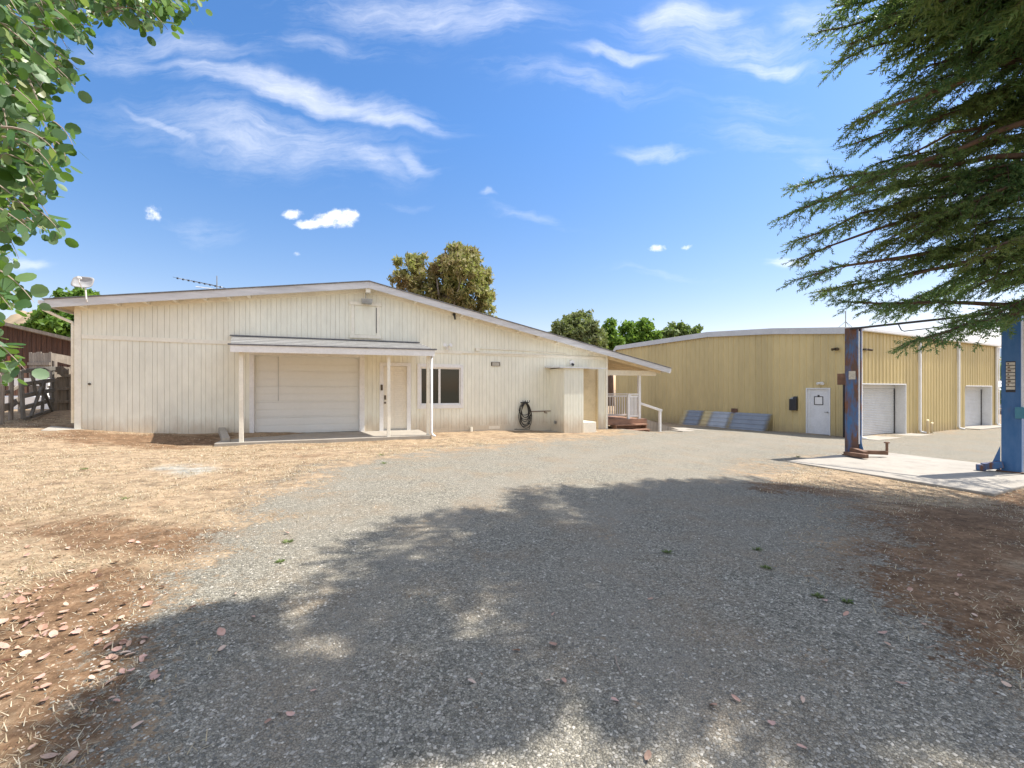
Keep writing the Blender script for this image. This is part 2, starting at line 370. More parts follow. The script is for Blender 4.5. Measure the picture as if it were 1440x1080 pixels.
trk = np.array([G(*q)[:2] for q in ((720,1075),(690,900),(700,780),(790,690),(900,640),(1050,612),(1120,622))]); trk = np.vstack([[(.1,-6)], trk])
dtr = np.full(GX.shape, 1e9)
for (x1, y1), (x2, y2) in zip(trk[:-1], trk[1:]):
    tt = np.clip(((GX-x1)*(x2-x1) + (GY-y1)*(y2-y1))/((x2-x1)**2+(y2-y1)**2), 0, 1); dtr = np.minimum(dtr, np.hypot(GX-x1-tt*(x2-x1), GY-y1-tt*(y2-y1)))
track = np.exp(-((dtr-.78)/.24)**2)
m, t, p = material('ground_surface')
tc = t.new('ShaderNodeTexCoord'); v = tc.outputs['Object']
def attr(nm):
    a = t.new('ShaderNodeAttribute'); a.attribute_name = nm; return a.outputs['Fac']
nv = t.new('ShaderNodeTexNoise'); t.link(v, nv.inputs['Vector']); nv.inputs['Scale'].default_value = 45; nv.inputs['Detail'].default_value = 3
vw = t.new('ShaderNodeVectorMath', operation='MULTIPLY_ADD'); t.link(nv.outputs['Color'], vw.inputs[0]); vw.inputs[1].default_value = (.022, .022, .022); t.link(v, vw.inputs[2]); v0 = v; v = vw.outputs[0]
vo = t.new('ShaderNodeTexVoronoi'); t.link(v, vo.inputs['Vector']); vo.inputs['Scale'].default_value = 84
vo2 = t.new('ShaderNodeTexVoronoi'); t.link(v, vo2.inputs['Vector']); vo2.inputs['Scale'].default_value = 36
sp = t.new('ShaderNodeSeparateColor'); t.link(vo.outputs['Color'], sp.inputs[0])
sp2 = t.new('ShaderNodeSeparateColor'); t.link(vo2.outputs['Color'], sp2.inputs[0])
stone = t.ramp(sp.outputs[0], [(0, (.10,.095,.078)), (.3, (.215,.20,.160)), (.6, (.315,.29,.228)), (.85, (.43,.395,.315)), (1, (.62,.575,.48))])
stone = t.mix(t.math('MULTIPLY', sp2.outputs[1], .45), stone, t.ramp(sp2.outputs[0], [(0, (.14,.13,.104)), (.5, (.285,.265,.209)), (1, (.46,.43,.347))]))
fines = t.noise(v, .55, 5, .6)
stone = t.mix(t.math('ADD', t.mrange(fines, .42, .68, 0, .6), t.math('MULTIPLY', attr('track'), t.mrange(t.noise(v, 2.5, 5), .3, .6, .15, .7)), clamp=True), stone, (.33, .297, .236))
stone = t.mix(t.mrange(t.noise(v, 1.3, 6, .65), .48, .72, 0, .6), stone, (.34, .255, .165))
n_big = t.noise(v, .35, 6, .62); n_mid = t.noise(v, 1.6, 7, .68); n_fine = t.noise(v, 24, 5, .7)
nst = t.noise(t.scalev(v, (90, 14, 1)), 1, 4, .7); nst2 = t.noise(t.scalev(v, (16, 80, 1)), 1, 4, .7)
straw = t.ramp(t.math('ADD', t.math('MULTIPLY', nst, .5), t.math('MULTIPLY', nst2, .5)), [(.32, (.18,.115,.07)), (.46, (.35,.25,.155)), (.60, (.49,.38,.25)), (.75, (.62,.52,.37))])
soil = t.ramp(n_fine, [(.25, (.10,.055,.03)), (.5, (.215,.128,.07)), (.75, (.36,.24,.145))])
bfac = t.math('ADD', t.math('MULTIPLY', attr('bare'), 1.0), t.math('MULTIPLY', t.math('SUBTRACT', n_mid, .5), 2.6), clamp=False)
bfac = t.math('ADD', bfac, t.math('MULTIPLY', t.math('SUBTRACT', n_big, .5), 1.1))
dirt = t.mix(t.mrange(bfac, .06, .6, 0, .95), straw, soil)
gf = t.math('ADD', attr('gravel'), t.math('ADD', t.math('MULTIPLY', t.math('SUBTRACT', n_mid, .5), 2.2), t.math('MULTIPLY', t.math('SUBTRACT', n_fine, .5), 2.0)))
gfac = t.mrange(gf, .36, .64)
csurf = t.mix(gfac, dirt, stone)
csurf = t.mix(t.math('MULTIPLY', attr('pale'), t.mrange(n_mid, .35, .55), clamp=True), csurf, (.40, .385, .33))
vod = t.new('ShaderNodeTexVoronoi', feature='DISTANCE_TO_EDGE'); t.link(v, vod.inputs['Vector']); vod.inputs['Scale'].default_value = 84
gap = t.mrange(vod.outputs['Distance'], .0, .16, .45, 1.06)
csurf = t.mix(gfac, csurf, t.mix(1.0, csurf, gap, 'MULTIPLY'))
blot = t.mrange(t.noise(v, 5.5, 6, .7), .34, .60, .5, 1.06)
csurf = t.mix(t.math('SUBTRACT', 1.0, gfac), csurf, t.mix(1.0, csurf, blot, 'MULTIPLY'))
t.link(csurf, p.inputs['Base Color']); p.inputs['Roughness'].default_value = .95; p.inputs['Specular IOR Level'].default_value = .15
hgt = t.math('ADD', t.math('MULTIPLY', gfac, t.math('SUBTRACT', 1.0, vo.outputs['Distance'])), t.math('MULTIPLY', n_fine, .9))
hgt = t.math('ADD', hgt, t.math('MULTIPLY', t.math('SUBTRACT', nst, nst2), .5))
t.link(t.bump(hgt, .75, .012), p.inputs['Normal'])
M['ground'] = m
ny, nx = GX.shape
idx = np.arange(ny*nx).reshape(ny, nx)
faces = np.stack([idx[:-1,:-1], idx[:-1,1:], idx[1:,1:], idx[1:,:-1]], -1).reshape(-1, 4)
fm = gravel.ravel()[faces].mean(1) > .5
allv = np.stack([GX.ravel(), GY.ravel(), GZ.ravel()], -1)
for nm, sel in (('ground', ~fm), ('gravel_driveway', fm)):
    ff = faces[sel]; used = np.unique(ff); remap = np.full(len(allv), -1); remap[used] = np.arange(len(used))
    o = npmesh(nm, allv[used], 4, M['ground'], attrs={'gravel': gravel.ravel()[used], 'bare': baremask.ravel()[used], 'pale': palemask.ravel()[used], 'track': track.ravel()[used]}, faces=remap[ff], smooth=True)
    tag(o, kind='structure')

def gmask(x, y):
    s = sdist(road, x, y); return np.clip(.5 + .5*s/np.clip(np.hypot(x, y)*.14, .35, 1.6), 0, 1)

# loose stones on the drive and clods on the soil (uncountable)
def stones(name, n, keep, smin, smax, mat, ymax, xr, label, ypow=1.6):
    y = .9 + (ymax-.9)*rng.random(n)**ypow; x = (rng.random(n)*2-1)*y*1.2 if xr is None else xr[0] + (xr[1]-xr[0])*rng.random(n)
    k = keep(x, y); x, y = x[k], y[k]; n = len(x); z = ground_z(x, y)
    s = smin + (smax-smin)*rng.random(n)**2.2
    base = np.array([(1,0,0),(0,1,0),(-1,0,0),(0,-1,0),(0,0,.75),(0,0,-.5)], float)
    tri = np.array([(0,1,4),(1,2,4),(2,3,4),(3,0,4)])
    th = rng.random(n)*6.283; c, sn = np.cos(th), np.sin(th)
    pts = base[None]*(.6+.8*rng.random((n,6,1)))*s[:,None,None]*np.array([1,.75,.7])
    px_ = pts[:,:,0]*c[:,None]-pts[:,:,1]*sn[:,None]; py_ = pts[:,:,0]*sn[:,None]+pts[:,:,1]*c[:,None]
    P = np.stack([px_+x[:,None], py_+y[:,None], pts[:,:,2]+z[:,None]+s[:,None]*.1], -1)
    f = (tri[None] + (np.arange(n)*6)[:,None,None]).reshape(-1,3)
    o = npmesh(name, P.reshape(-1,3), 3, mat, faces=f)
    return tag(o, label, 'gravel', kind='stuff')
m, t, p = material('loose_stone'); g = t.new('ShaderNodeNewGeometry')
t.link(t.ramp(g.outputs['Random Per Island'], [(0, (.12,.115,.10)), (.4, (.25,.235,.195)), (.75, (.37,.34,.285)), (1, (.58,.54,.46))]), p.inputs['Base Color']); p.inputs['Roughness'].default_value = .9
M['stone'] = m
stones('loose_gravel', 90000, lambda x, y: rng.random(len(x)) < gmask(x, y)*1.1 - .08, .0025, .011, M['stone'], 7.0, None, 'loose grey gravel stones scattered over the driveway')
m, t, p = material('soil_clod'); g = t.new('ShaderNodeNewGeometry')
t.link(t.ramp(g.outputs['Random Per Island'], [(0, (.12,.06,.03)), (.6, (.30,.19,.11)), (1, (.5,.4,.3))]), p.inputs['Base Color']); p.inputs['Roughness'].default_value = .95
M['clod'] = m
stones('soil_clods', 42000, lambda x, y: (gmask(x, y) < .5), .002, .011, M['clod'], 9.0, None, 'small crumbs of brown soil and chaff beside the drive')

# dry grass (uncountable blades)
def bmask(x, y):
    m_ = np.zeros(len(x))
    for q in bare: m_ = np.maximum(m_, np.clip(.5 + .5*sdist(q, x, y)/np.clip(np.hypot(x, y)*.06, .2, .8), 0, 1))
    return m_
def blades(name, n, keep, ymax, mat, label, lmin=.010, lmax=.045, flat=.5, xw=1.25, ypow=1.3):
    y = 1.2 + (ymax-1.2)*rng.random(n)**ypow; x = (rng.random(n)*2-1)*y*xw
    k = keep(x, y); x, y = x[k], y[k]; n = len(x); z = ground_z(x, y)
    L = lmin + (lmax-lmin)*rng.random(n)**1.5; th = rng.random(n)*6.283; el = rng.random(n)**2*1.2*(1-flat) + .05
    wd = .0007 + .0011*rng.random(n) + .00042*y
    dx, dy, dz = np.cos(th)*np.cos(el), np.sin(th)*np.cos(el), np.sin(el)
    nx_, ny_ = -np.sin(th), np.cos(th)
    B = np.stack([x, y, z+.002], -1); D = np.stack([dx, dy, dz], -1)*L[:,None]; N = np.stack([nx_, ny_, np.zeros(n)], -1)*wd[:,None]
    lift = np.stack([np.zeros(n), np.zeros(n), .004+.006*rng.random(n)], -1)
    P = np.stack([B-N, B+N, B+D+lift+N*.3, B+D+lift-N*.3], 1).reshape(-1,3)
    o = npmesh(name, P, 4, mat); return tag(o, label, 'grass', kind='stuff')
M['straw'] = foliage('dry_straw', [(.27,.19,.11),(.44,.35,.22),(.55,.46,.31),(.64,.57,.43)], .15)
nn = lambda x, y: np.sin(x*1.9+.3*y)*np.cos(y*1.5-x*.4) + .6*np.sin(x*4.1-y*3.3)
blades('dry_grass', 190000, lambda x, y: (gmask(x, y) < .42) & (rng.random(len(x)) < np.clip(.55+.4*nn(x, y), .06, 1)*(1-.9*bmask(x, y))), 13, M['straw'], 'short dead straw coloured grass on the bare soil')
blades('dry_grass', 14000, lambda x, y: (np.abs(gmask(x, y)-.5) < .42) & (nn(x*1.7, y*1.7) > .45), 9, M['straw'], 'thin dead grass tufts along the edge of the gravel', flat=.3)

# green weeds: separate little tufts
M['weed'] = foliage('weed_green', [(.07,.10,.025),(.13,.19,.05),(.22,.27,.09)], .3)
def weed(n, r, hgt):
    P = []
    for _ in range(n):
        a = random.random()*6.283; d = random.random()**.6*r; b = Vector((math.cos(a)*d*.4, math.sin(a)*d*.4, 0)); tip = Vector((math.cos(a)*d*1.6, math.sin(a)*d*1.6, hgt*(.3+.7*random.random())))
        s = Vector((-math.sin(a), math.cos(a), 0))*(.0022+.0025*random.random()); mid = b.lerp(tip, .55)+Vector((0,0,hgt*.15))
        P += [b-s*.5, mid-s, tip, mid+s]
    return np.array([tuple(q) for q in P])
wd = [((394,790),'small green weed on the sunlit gravel left of the tree shadow'),((404,762),'dry greenish tuft on the gravel, just beyond the small green weed'),((536,640),'low green weed at the gravel edge in front of the cream building'),
      ((540,652),'green sprig on the gravel nearest the entry porch'),((1078,799),'green tuft in the shade left of the brown soil'),((1065,772),'small weed in the shaded gravel, farther up the tree shadow'),((938,778),'tiny dark green weed in the middle of the shaded drive'),((1150,838),'yellow green weed in the shaded gravel by the brown soil edge'),
      ((1192,845),'weed tuft where shaded gravel meets the brown soil'),((1122,643),'green weeds at the far left corner of the lift slab'),((176,705),'faint green weed in the dry grass at left'),((120,660),'pale weed in the straw nearest the building corner')]
for i, (q, lab) in enumerate(wd):
    g_ = G(*q); sc = .012 + .0065*g_[1]
    o = npmesh('weed', weed(46, min(sc, .07), min(sc*.6, .05)), 4, M['weed']); o.location = (g_[0], g_[1], float(ground_z(g_[0], g_[1])))
    tag(o, lab, 'weed', 'green weeds on the drive')

# ------------------------------------------------------------------ fallen leaves
def leaf_fan(r, asp=1.0, fold=.15, tip=.18):
    n = 12; v = [(0, 0, 0)]; curl = random.uniform(-.2, .5)
    for k in range(n):
        a = 2*math.pi*k/n; rr = r*(1 + tip*max(0, math.cos(a))**6 + random.uniform(-.14, .10)); x = rr*math.cos(a); y = rr*math.sin(a)*asp
        v.append((x, y, abs(y)*fold + x*x/r*curl))
    return v, [(0, 1+k, 1+(k+1) % n) for k in range(n)]
def leafmat(name, a, b):
    m, t, p = material(name); oi = t.new('ShaderNodeObjectInfo'); tc = t.new('ShaderNodeTexCoord')
    c = t.mix(oi.outputs['Random'], a, b); c = t.mix(t.mrange(t.noise(tc.outputs['Object'], 60, 3), .5, .8, 0, .5), c, (.32,.15,.09))
    t.link(c, p.inputs['Base Color']); p.inputs['Roughness'].default_value = .7; return m
M['pinkleaf'] = leafmat('pink_fallen_leaf', (.58,.36,.29), (.36,.21,.14))
M['paleleaf'] = leafmat('pale_fallen_leaf', (.58,.44,.34), (.42,.27,.19))
leafme = []
for i in range(9):
    vs, fs = leaf_fan(.022, random.uniform(.45, .9), random.uniform(-.2, .7))
    me = bpy.data.meshes.new('fallen_leaf'); me.from_pydata(vs, [], fs); me.materials.append(M['pinkleaf'] if i < 6 else M['paleleaf']); leafme.append(me)
def drop_leaf(px, py, label, group, k=1.0):
    x, y, _ = G(px, py); o = bpy.data.objects.new('fallen_leaf', random.choice(leafme)); col.objects.link(o)
    o.location = (x, y, float(ground_z(x, y)) + .012); o.rotation_euler = (random.gauss(0, .3), random.gauss(0, .3), random.random()*6.28)
    s = k*random.uniform(.5, 1.15); o.scale = (s, s, s); return tag(o, label, 'leaf', group)
for px, py in [(440,976),(377,1018),(409,1009),(770,966),(726,923),(1035,989),(1085,1021),(1127,1053),(1002,997),(911,1071),(1267,968),(664,967),(676,956),(777,915),(915,848),(1160,846),(1190,866),(1241,893),(1248,909),(1157,940),
               (793,966),(865,994),(1414,960),(311,893),(270,858),(332,837),(312,915),(356,870),(394,1005),(334,755),(404,750),(855,820),(778,869),(1380,826),(1300,880),(1129,990)]:
    drop_leaf(px, py, 'single pinkish fallen leaf lying on the grey gravel drive', 'fallen leaves on the gravel', 1.0)
for i in range(95):
    for _ in range(50):
        px, py = random.gauss(95, 75), random.gauss(880, 95)
        if 0 < px < 300 and 760 < py < 1078 and px < 330-(py-760)*.45: break
    drop_leaf(px, py, 'pinkish fallen leaf among the litter on the brown soil at left', 'fallen leaves on the brown soil at left', 1.0)
for i in range(45):
    px, py = random.gauss(35, 30), random.gauss(845, 22)
    if px > -10: drop_leaf(px, py, 'pinkish fallen leaf among the litter on the brown soil at left', 'fallen leaves on the brown soil at left', 1.05)
for px, py in [(1260,790),(1300,802),(1350,812),(1390,790),(1280,832),(1345,840),(1310,770),(1420,850),(1370,870)]:
    drop_leaf(px, py, 'pale fallen leaf on the shaded brown soil at right', 'fallen leaves on the brown soil at right', .8)
# two thin twigs on the drive
for pts, lab in (([(865,932),(868,945),(874,958)], 'short curved brown twig on the shaded gravel'), ([(1303,912),(1316,908),(1330,918)], 'bent pale twig at the edge of the brown soil')):
    b = MB(); P = []
    for q in pts: x, y, z = G(*q); P.append((x, y, float(ground_z(x, y))+.012))
    b.tube(P, [.004,.0035,.002], 5); tag(b.build('twig', M['palebark']), lab, 'twig')

# ------------------------------------------------------------------ cream building
BO = (-3.76, 14.6, 0.0); BANG = math.atan2(.372, .928); cb, sb = math.cos(BANG), math.sin(BANG)
def bs(px, n=0.0):
    """position along the front for a photo column, on the plane n metres in front of the wall"""
    k = (px-CX)/F; x0 = BO[0] + n*sb; y0 = BO[1] - n*cb
    return (k*y0 - x0)/(cb - k*sb)
def bz(px, py, n=0.0):
    s = bs(px, n); Y = BO[1] - n*cb + s*sb; return EYE + (HY-py)/F*Y
barn = empty('workshop_building', BO, BANG, label='long low cream building with vertical board siding, garage door and shallow gable roof', cat='building')
OV = .38
SL, SR = bs(106), bs(853.5)
ridge = bs(519, OV); zr = bz(519, 394.5, OV); el = bs(62, OV); zl = bz(62, 419.5, OV); er = bs(943, OV); zrr = bz(943, 517, OV)
kl = (zr-zl)/(ridge-el); kr = (zr-zrr)/(er-ridge); DEP = 13.0
def zt(s): return zr - (ridge-s)*kl if s < ridge else zr - (s-ridge)*kr
gd = (bs(357.5), bs(505.5), -.3, bz(430, 501)); dr = (bs(539), bs(572), .05, bz(555, 515)); wn = (bs(591), bs(647.5), bz(620, 569), bz(620, 517))
cut = [gd, dr, wn]
def clad(b, edges, y, top, bot, openings, gap=0.0, side=0.0):
    for a, c in zip(edges[:-1], edges[1:]):
        a2, c2 = a + gap/2, c - gap/2
        xs = sorted({a2, c2, *[q for o in openings for q in o[:2] if a2 < q < c2], *([ridge] if a2 < ridge < c2 else [])})
        for x0, x1 in zip(xs[:-1], xs[1:]):
            mid = (x0+x1)/2; segs = [(bot, None)]
            for o in openings:
                if o[0] < mid < o[1]: segs = [(z0, o[2]) for z0, _ in segs if o[2] > z0] + [(o[3], None)]
            for z0, z1 in segs:
                za, zb = (top(x0), top(x1)) if z1 is None else (z1, z1)
                b.quad((x0,y,z0), (x1,y,z0), (x1,y,zb), (x0,y,za))
                if side:
                    b.quad((x0,y,z0), (x0,y,za), (x0,y+side,za), (x0,y+side,z0)); b.quad((x1,y,z0), (x1,y+side,z0), (x1,y+side,zb), (x1,y,zb))
edges = [SL]; k = 0
while edges[-1] < SR - .2: edges.append(edges[-1] + (.105, .15, .12, .165)[k % 4] + random.uniform(-.008, .008)); k += 1
edges.append(SR)
wt = lambda s: zt(s) - .16
b = MB(); clad(b, edges, -.016, wt, -.6, cut, .006, .014)
wall = b.build('wall', M['siding'], barn)
b = MB(); clad(b, [SL, ridge, SR], 0.0, wt, -.6, cut)
b.add([(SL,.002,-.6),(SL,DEP,-.6),(SL,DEP,wt(SL)),(SL,.002,wt(SL))], [(0,1,2,3)]); b.add([(SR,.002,-.6),(SR,DEP,-.6),(SR,DEP,wt(SR)),(SR,.002,wt(SR))], [(0,1,2,3)])
b.add([(SL,DEP,-.6),(SR,DEP,-.6),(SR,DEP,wt(SR)),(ridge,DEP,wt(ridge)),(SL,DEP,wt(SL))], [(0,1,2,3,4)])
b.build('wall_backing', paint('groove_shade_paint', (.66,.57,.42), .8), barn)
# roof: shingle skin, deck, fascias
b = MB()
for s0, s1 in ((el-.03, ridge), (ridge, er+.03)):
    z0, z1 = zt(s0), zt(s1)
    b.hexa([(s0,-OV-.03,z0-.025),(s1,-OV-.03,z1-.025),(s1,DEP+.3,z1-.025),(s0,DEP+.3,z0-.025)], [(s0,-OV-.03,z0),(s1,-OV-.03,z1),(s1,DEP+.3,z1),(s0,DEP+.3,z0)])
roof = b.build('roof', M['shingle'], barn)
b = MB()
for s0, s1 in ((el, ridge), (ridge, er)):
    z0, z1 = zt(s0)-.03, zt(s1)-.03
    b.hexa([(s0,-OV+.05,z0-.09),(s1,-OV+.05,z1-.09),(s1,DEP,z1-.09),(s0,DEP,z0-.09)], [(s0,-OV+.05,z0),(s1,-OV+.05,z1),(s1,DEP,z1),(s0,DEP,z0)])
b.build('roof_deck', M['soffit'], roof)
b = MB()
for s0, s1 in ((el, ridge-.002), (ridge+.002, er)):
    z0, z1 = zt(s0)-.03, zt(s1)-.03
    b.hexa([(s0,-OV,z0-.20),(s1,-OV,z1-.20),(s1,-OV+.045,z1-.20),(s0,-OV+.045,z0-.20)], [(s0,-OV,z0),(s1,-OV,z1),(s1,-OV+.045,z1),(s0,-OV+.045,z0)])
b.box(er, er+.03, -OV+.0, DEP, zt(er)-.17, zt(er)-.035)
b.build('rake_fascia', M['fascia'], roof)
b = MB()   # lower moulding strip and rake frieze on the wall
for s0, s1 in ((SL, ridge-.002), (ridge+.002, SR)):
    z0, z1 = wt(s0), wt(s1)
    b.hexa([(s0,-.04,z0-.13),(s1,-.04,z1-.13),(s1,-.018,z1-.13),(s0,-.018,z0-.13)], [(s0,-.04,z0+.02),(s1,-.04,z1+.02),(s1,-.018,z1+.02),(s0,-.018,z0+.02)])
b.build('frieze_board', M['trim'], barn)
b = MB(); s = SL + .9
lk = [bs(q, .2) for q in (118,165,206,247,288,322,350)] + [ridge-.02] + [bs(q, .2) for q in (584, 650, 668, 700, 730, 758, 784, 808, 830)]
for s in lk:
    big = abs(s-ridge) < .1; h = .2 if big else .1; wdt = .07 if big else .035
    b = MB(); b.box(s-wdt, s+wdt, -OV+.05, -.045, zt(s)-.15-h, zt(s)-.125); b.build('lookout_block', M['trim'], roof)

# exposed rafters under the porch end of the roof
b = MB()
for i in range(20):
    yy = .1 + i*.61; b.hexa([(SR+.02,yy,zt(SR+.02)-.25),(er-.1,yy,zt(er-.1)-.24),(er-.1,yy+.045,zt(er-.1)-.24),(SR+.02,yy+.045,zt(SR+.02)-.25)], [(SR+.02,yy,zt(SR+.02)-.122),(er-.1,yy,zt(er-.1)-.122),(er-.1,yy+.045,zt(er-.1)-.122),(SR+.02,yy+.045,zt(SR+.02)-.122)])
b.build('rafter', M['soffit'], roof)
b = MB(); b.prism([(el-.11, zt(el)-.05), (el-.11, zt(el)-.13), (el-.07, zt(el)-.17), (el-.002, zt(el)-.17), (el-.002, zt(el)-.05)], 'y', -OV-.02, DEP); b.build('gutter', M['fascia'], roof)
# downspout at the left corner
b = MB(); zg = zt(el)-.18
b.tube([(el-.05,-.30,zg+.05),(el-.05,-.30,zg-.08),(SL-.28,-.12,zg-.22),(SL-.055,-.02,zg-.34),(SL-.05,.0,zg-.45),(SL-.05,.0,.45)], .037, 8); b.build('downspout', M['trim'], barn, smooth=True)
b = MB(); b.box(SL-.005, bs(115), -.045, -.019, -.6, wt(SL)-.06); b.box(SL-.012, SL-.004, -.03, .12, -.6, wt(SL)-.1); b.box(bs(851), SR+.012, -.045, -.019, -.6, wt(SR)-.1); b.build('corner_trim', M['trim'], barn)
# band board with metal flashing line
b = MB(); zA, zB, zC = bz(115, 473), bz(325, 484), bz(850, 504)
def bandz(s): return zA + (zC-zA)*(s-bs(115))/(bs(850)-bs(115))
for s0, s1 in ((bs(115.5), bs(326)), (bs(610), bs(850.5))):
    z0, z1 = bandz(s0), bandz(s1)
    b = MB(); b.hexa([(s0,-.04,z0-.06),(s1,-.04,z1-.06),(s1,-.018,z1-.06),(s0,-.018,z0-.06)], [(s0,-.04,z0+.05),(s1,-.04,z1+.05),(s1,-.018,z1+.05),(s0,-.018,z0+.05)]); b.build('band_board', M['trim'], barn)
# garage door
g0, g1, _, gz = gd; b = MB(); np_ = 5; ph = gz/np_
for i in range(np_):
    z0 = .01 + i*ph; z1 = (i+1)*ph + .007; zm = z0 + ph*.5
    b.box(g0-.02, g1+.02, .085, .12, z0, z1); b.box(g0+.03, g1-.03, .075, .085, z0+.05, zm-.03); b.box(g0+.03, g1-.03, .075, .085, zm+.02, z1-.05)
gdo = b.build('garage_door', M['garage'], barn, bevel=.006)
b = MB(); b.box(g0-.02, g1+.02, .122, .2, -.05, gz+.02); b.build('door_backing', M['garage'], gdo)
b = MB(); b.box(bs(351), g0, -.05, .085, -.1, gz); b.box(g1, bs(512.5), -.05, .085, -.1, gz); b.box(bs(351), bs(512.5), -.052, .085, gz+.001, gz+.12); b.build('door_frame', M['white'], gdo, bevel=.004)
b = MB(); b.tube([(bs(391),.06,gz-.02),(bs(391)+.003,.068,gz*.68),(bs(391),.066,gz*.42)], .005, 5); b.build('pull_cord', M['greymetal'], gdo)
# entry door with louvred panel, lock and keypad
d0, d1, dz0, dz1 = dr; b = MB(); b.box(d0, d1, .02, .06, dz0, dz1-.005)
zz = dz0 + .1
while zz < dz1 - .12: b.hexa([(d0+.34,.010,zz),(d1-.1,.010,zz),(d1-.1,.02,zz),(d0+.34,.02,zz)], [(d0+.34,.017,zz+.045),(d1-.1,.017,zz+.045),(d1-.1,.02,zz+.045),(d0+.34,.02,zz+.045)]); zz += .06
edo = b.build('entry_door', M['doorcream'], barn)
b = MB(); b.box(bs(533.5), d0, -.05, .06, -.05, dz1); b.box(d1, bs(577.5), -.05, .06, -.05, dz1); b.box(bs(533.5), bs(577.5), -.052, .06, dz1+.001, dz1+.11); b.build('door_frame', M['white'], edo, bevel=.004)
b = MB(); b.box(d0, d1, -.02, .06, -.02, dz0-.004); b.build('threshold', M['greymetal'], edo)
b = MB(); b.box(bs(535.0), bs(538.0), -.075, -.053, bz(536,549), bz(536,541)); b.build('keypad', M['bronze'], edo, bevel=.006)
b = MB(); b.box(d0+.03, d0+.085, .0, .02, bz(541,562), bz(541,556)); b.build('lock', M['bronze'], edo, bevel=.004); b = MB(); b.tube([(d0+.058,.02,bz(541,566.5)),(d0+.058,-.05,bz(541,566.5))], [.03,.026], 10); b.build('door_knob', M['bronze'], edo)
# window
w0, w1, wz0, wz1 = wn; b = MB(); f = .07
b.box(bs(586.5), w0, -.05, .05, wz0-.13, wz1+.11); b.box(w1, bs(651), -.05, .05, wz0-.13, wz1+.11); b.box(w0, w1, -.05, .05, wz1, wz1+.11); b.box(w0, w1, -.05, .05, wz0-.13, wz0)
wmid = bs(618); win = b.build('window', M['white'], barn, bevel=.004)
b = MB(); b.box(w0, w1, .0, .05, wz0, wz0+.045); b.box(w0, w1, .0, .05, wz1-.045, wz1); b.box(w0, w0+.04, .0, .05, wz0+.045, wz1-.045); b.box(w1-.04, w1, .0, .05, wz0+.045, wz1-.045); b.box(wmid-.035, wmid+.035, -.005, .05, wz0+.045, wz1-.045); b.build('sash', M['white'], win)
b = MB(); b.box(w0+.03, w1-.03, .055, .065, wz0+.03, wz1-.03); b.build('pane', M['glass'], win)
# loft hatch
h0, h1, hz0, hz1 = bs(498.5), bs(529), bz(513, 471.5), bz(513, 430)
b = MB(); b.box(h0+.01, h1-.01, -.032, -.018, hz0+.01, hz1-.01)
for q in np.linspace(h0+.13, h1-.13, 4): b.box(q-.004, q+.004, -.036, -.032, hz0+.02, hz1-.02)
hat = b.build('loft_hatch', M['siding'], barn)
b = MB(); b.box(h0-.1, h0, -.045, -.018, hz0, hz1); b.box(h1, h1+.1, -.045, -.018, hz0, hz1); b.box(h0-.16, h1+.16, -.06, -.018, hz1, hz1+.1); b.box(h0-.14, h1+.14, -.06, -.018, hz0-.1, hz0); b.build('hatch_frame', M['trim'], hat, bevel=.003)
b = MB(); b.box(h1-.008, h1+.012, -.052, -.045, hz0+.08, hz1-.05); b.build('hinge_strip', M['dark'], hat)
# flood light above the hatch on a drop
s0 = bs(516, .25); zf = bz(516, 423, .25); b = MB(); b.tube([(s0-.03,-.2,zt(s0)-.3),(s0-.03,-.2,zf+.08)], .012, 6); b.hexa([(s0-.15,-.24,zf-.08),(s0+.14,-.30,zf-.09),(s0+.14,-.14,zf-.09),(s0-.15,-.10,zf-.08)], [(s0-.17,-.26,zf+.06),(s0+.17,-.32,zf+.04),(s0+.15,-.14,zf+.08),(s0-.15,-.10,zf+.08)])
b.build('flood_light', M['greymetal'], barn, bevel=.01)
def twin_flood(s, z, y, par, mat):
    b = MB(); b.tube([(s,y,z-.05),(s,y-.03,z-.05)], .055, 10)
    for q in (-1, 1): b.tube([(s,y-.03,z-.04),(s+q*.06,y-.07,z+.01)], .012, 6); b.tube([(s+q*.055,y-.06,z+.01),(s+q*.10,y-.17,z+.03)], [.03,.06], 10)
    b.tube([(s,y-.03,z-.08),(s,y-.09,z-.11)], [.03,.035], 8)
    return b.build('wall_lamp', mat, par, smooth=False)
twin_flood(bs(628), bz(628, 487), -.02, barn, M['white'])
s0 = bs(639, .1); b = MB(); b.box(s0-.05, s0+.03, -.14, -.04, bz(639,442,.1)-.03, bz(639,442,.1)+.03); b.tube([(s0,-.09,bz(639,442,.1)-.02),(s0+.02,-.12,bz(639,442,.1)-.17)], [.035,.03], 8); b.build('camera_fixture', M['dark'], barn)
s0, z0 = bs(696.5), bz(696.5, 512); b = MB(); b.box(s0-.16, s0+.16, -.05, -.018, z0-.07, z0+.07); ve = b.build('vent', M['bronze'], barn, bevel=.004)
b = MB()
for q in range(4): b.box(s0-.13, s0+.13, -.056, -.051, z0-.055+q*.03, z0-.04+q*.03)
b.build('vent_louvre', M['trim'], ve)
b = MB(); za = bz(667, 490); zb = bz(795, 498)
b.tube([(bs(667),-.035,bandz(bs(667))+.02),(bs(667),-.035,za),(bs(730),-.035,(za+zb)/2+.03),(bs(795),-.035,zb),(bs(796),-.035,bz(796,514))], .014, 6)
b.tube([(bs(650),-.055,bandz(bs(650))-.02),(bs(712),-.06,bandz(bs(712))+.01),(bs(848),-.055,bandz(bs(848))+.03)], .011, 6); b.build('conduit', M['trim'], barn)
b = MB(); b.box(bs(668), bs(673), -.1, -.05, za-.09, za+.02); b.build('junction_box', M['trim'], barn)
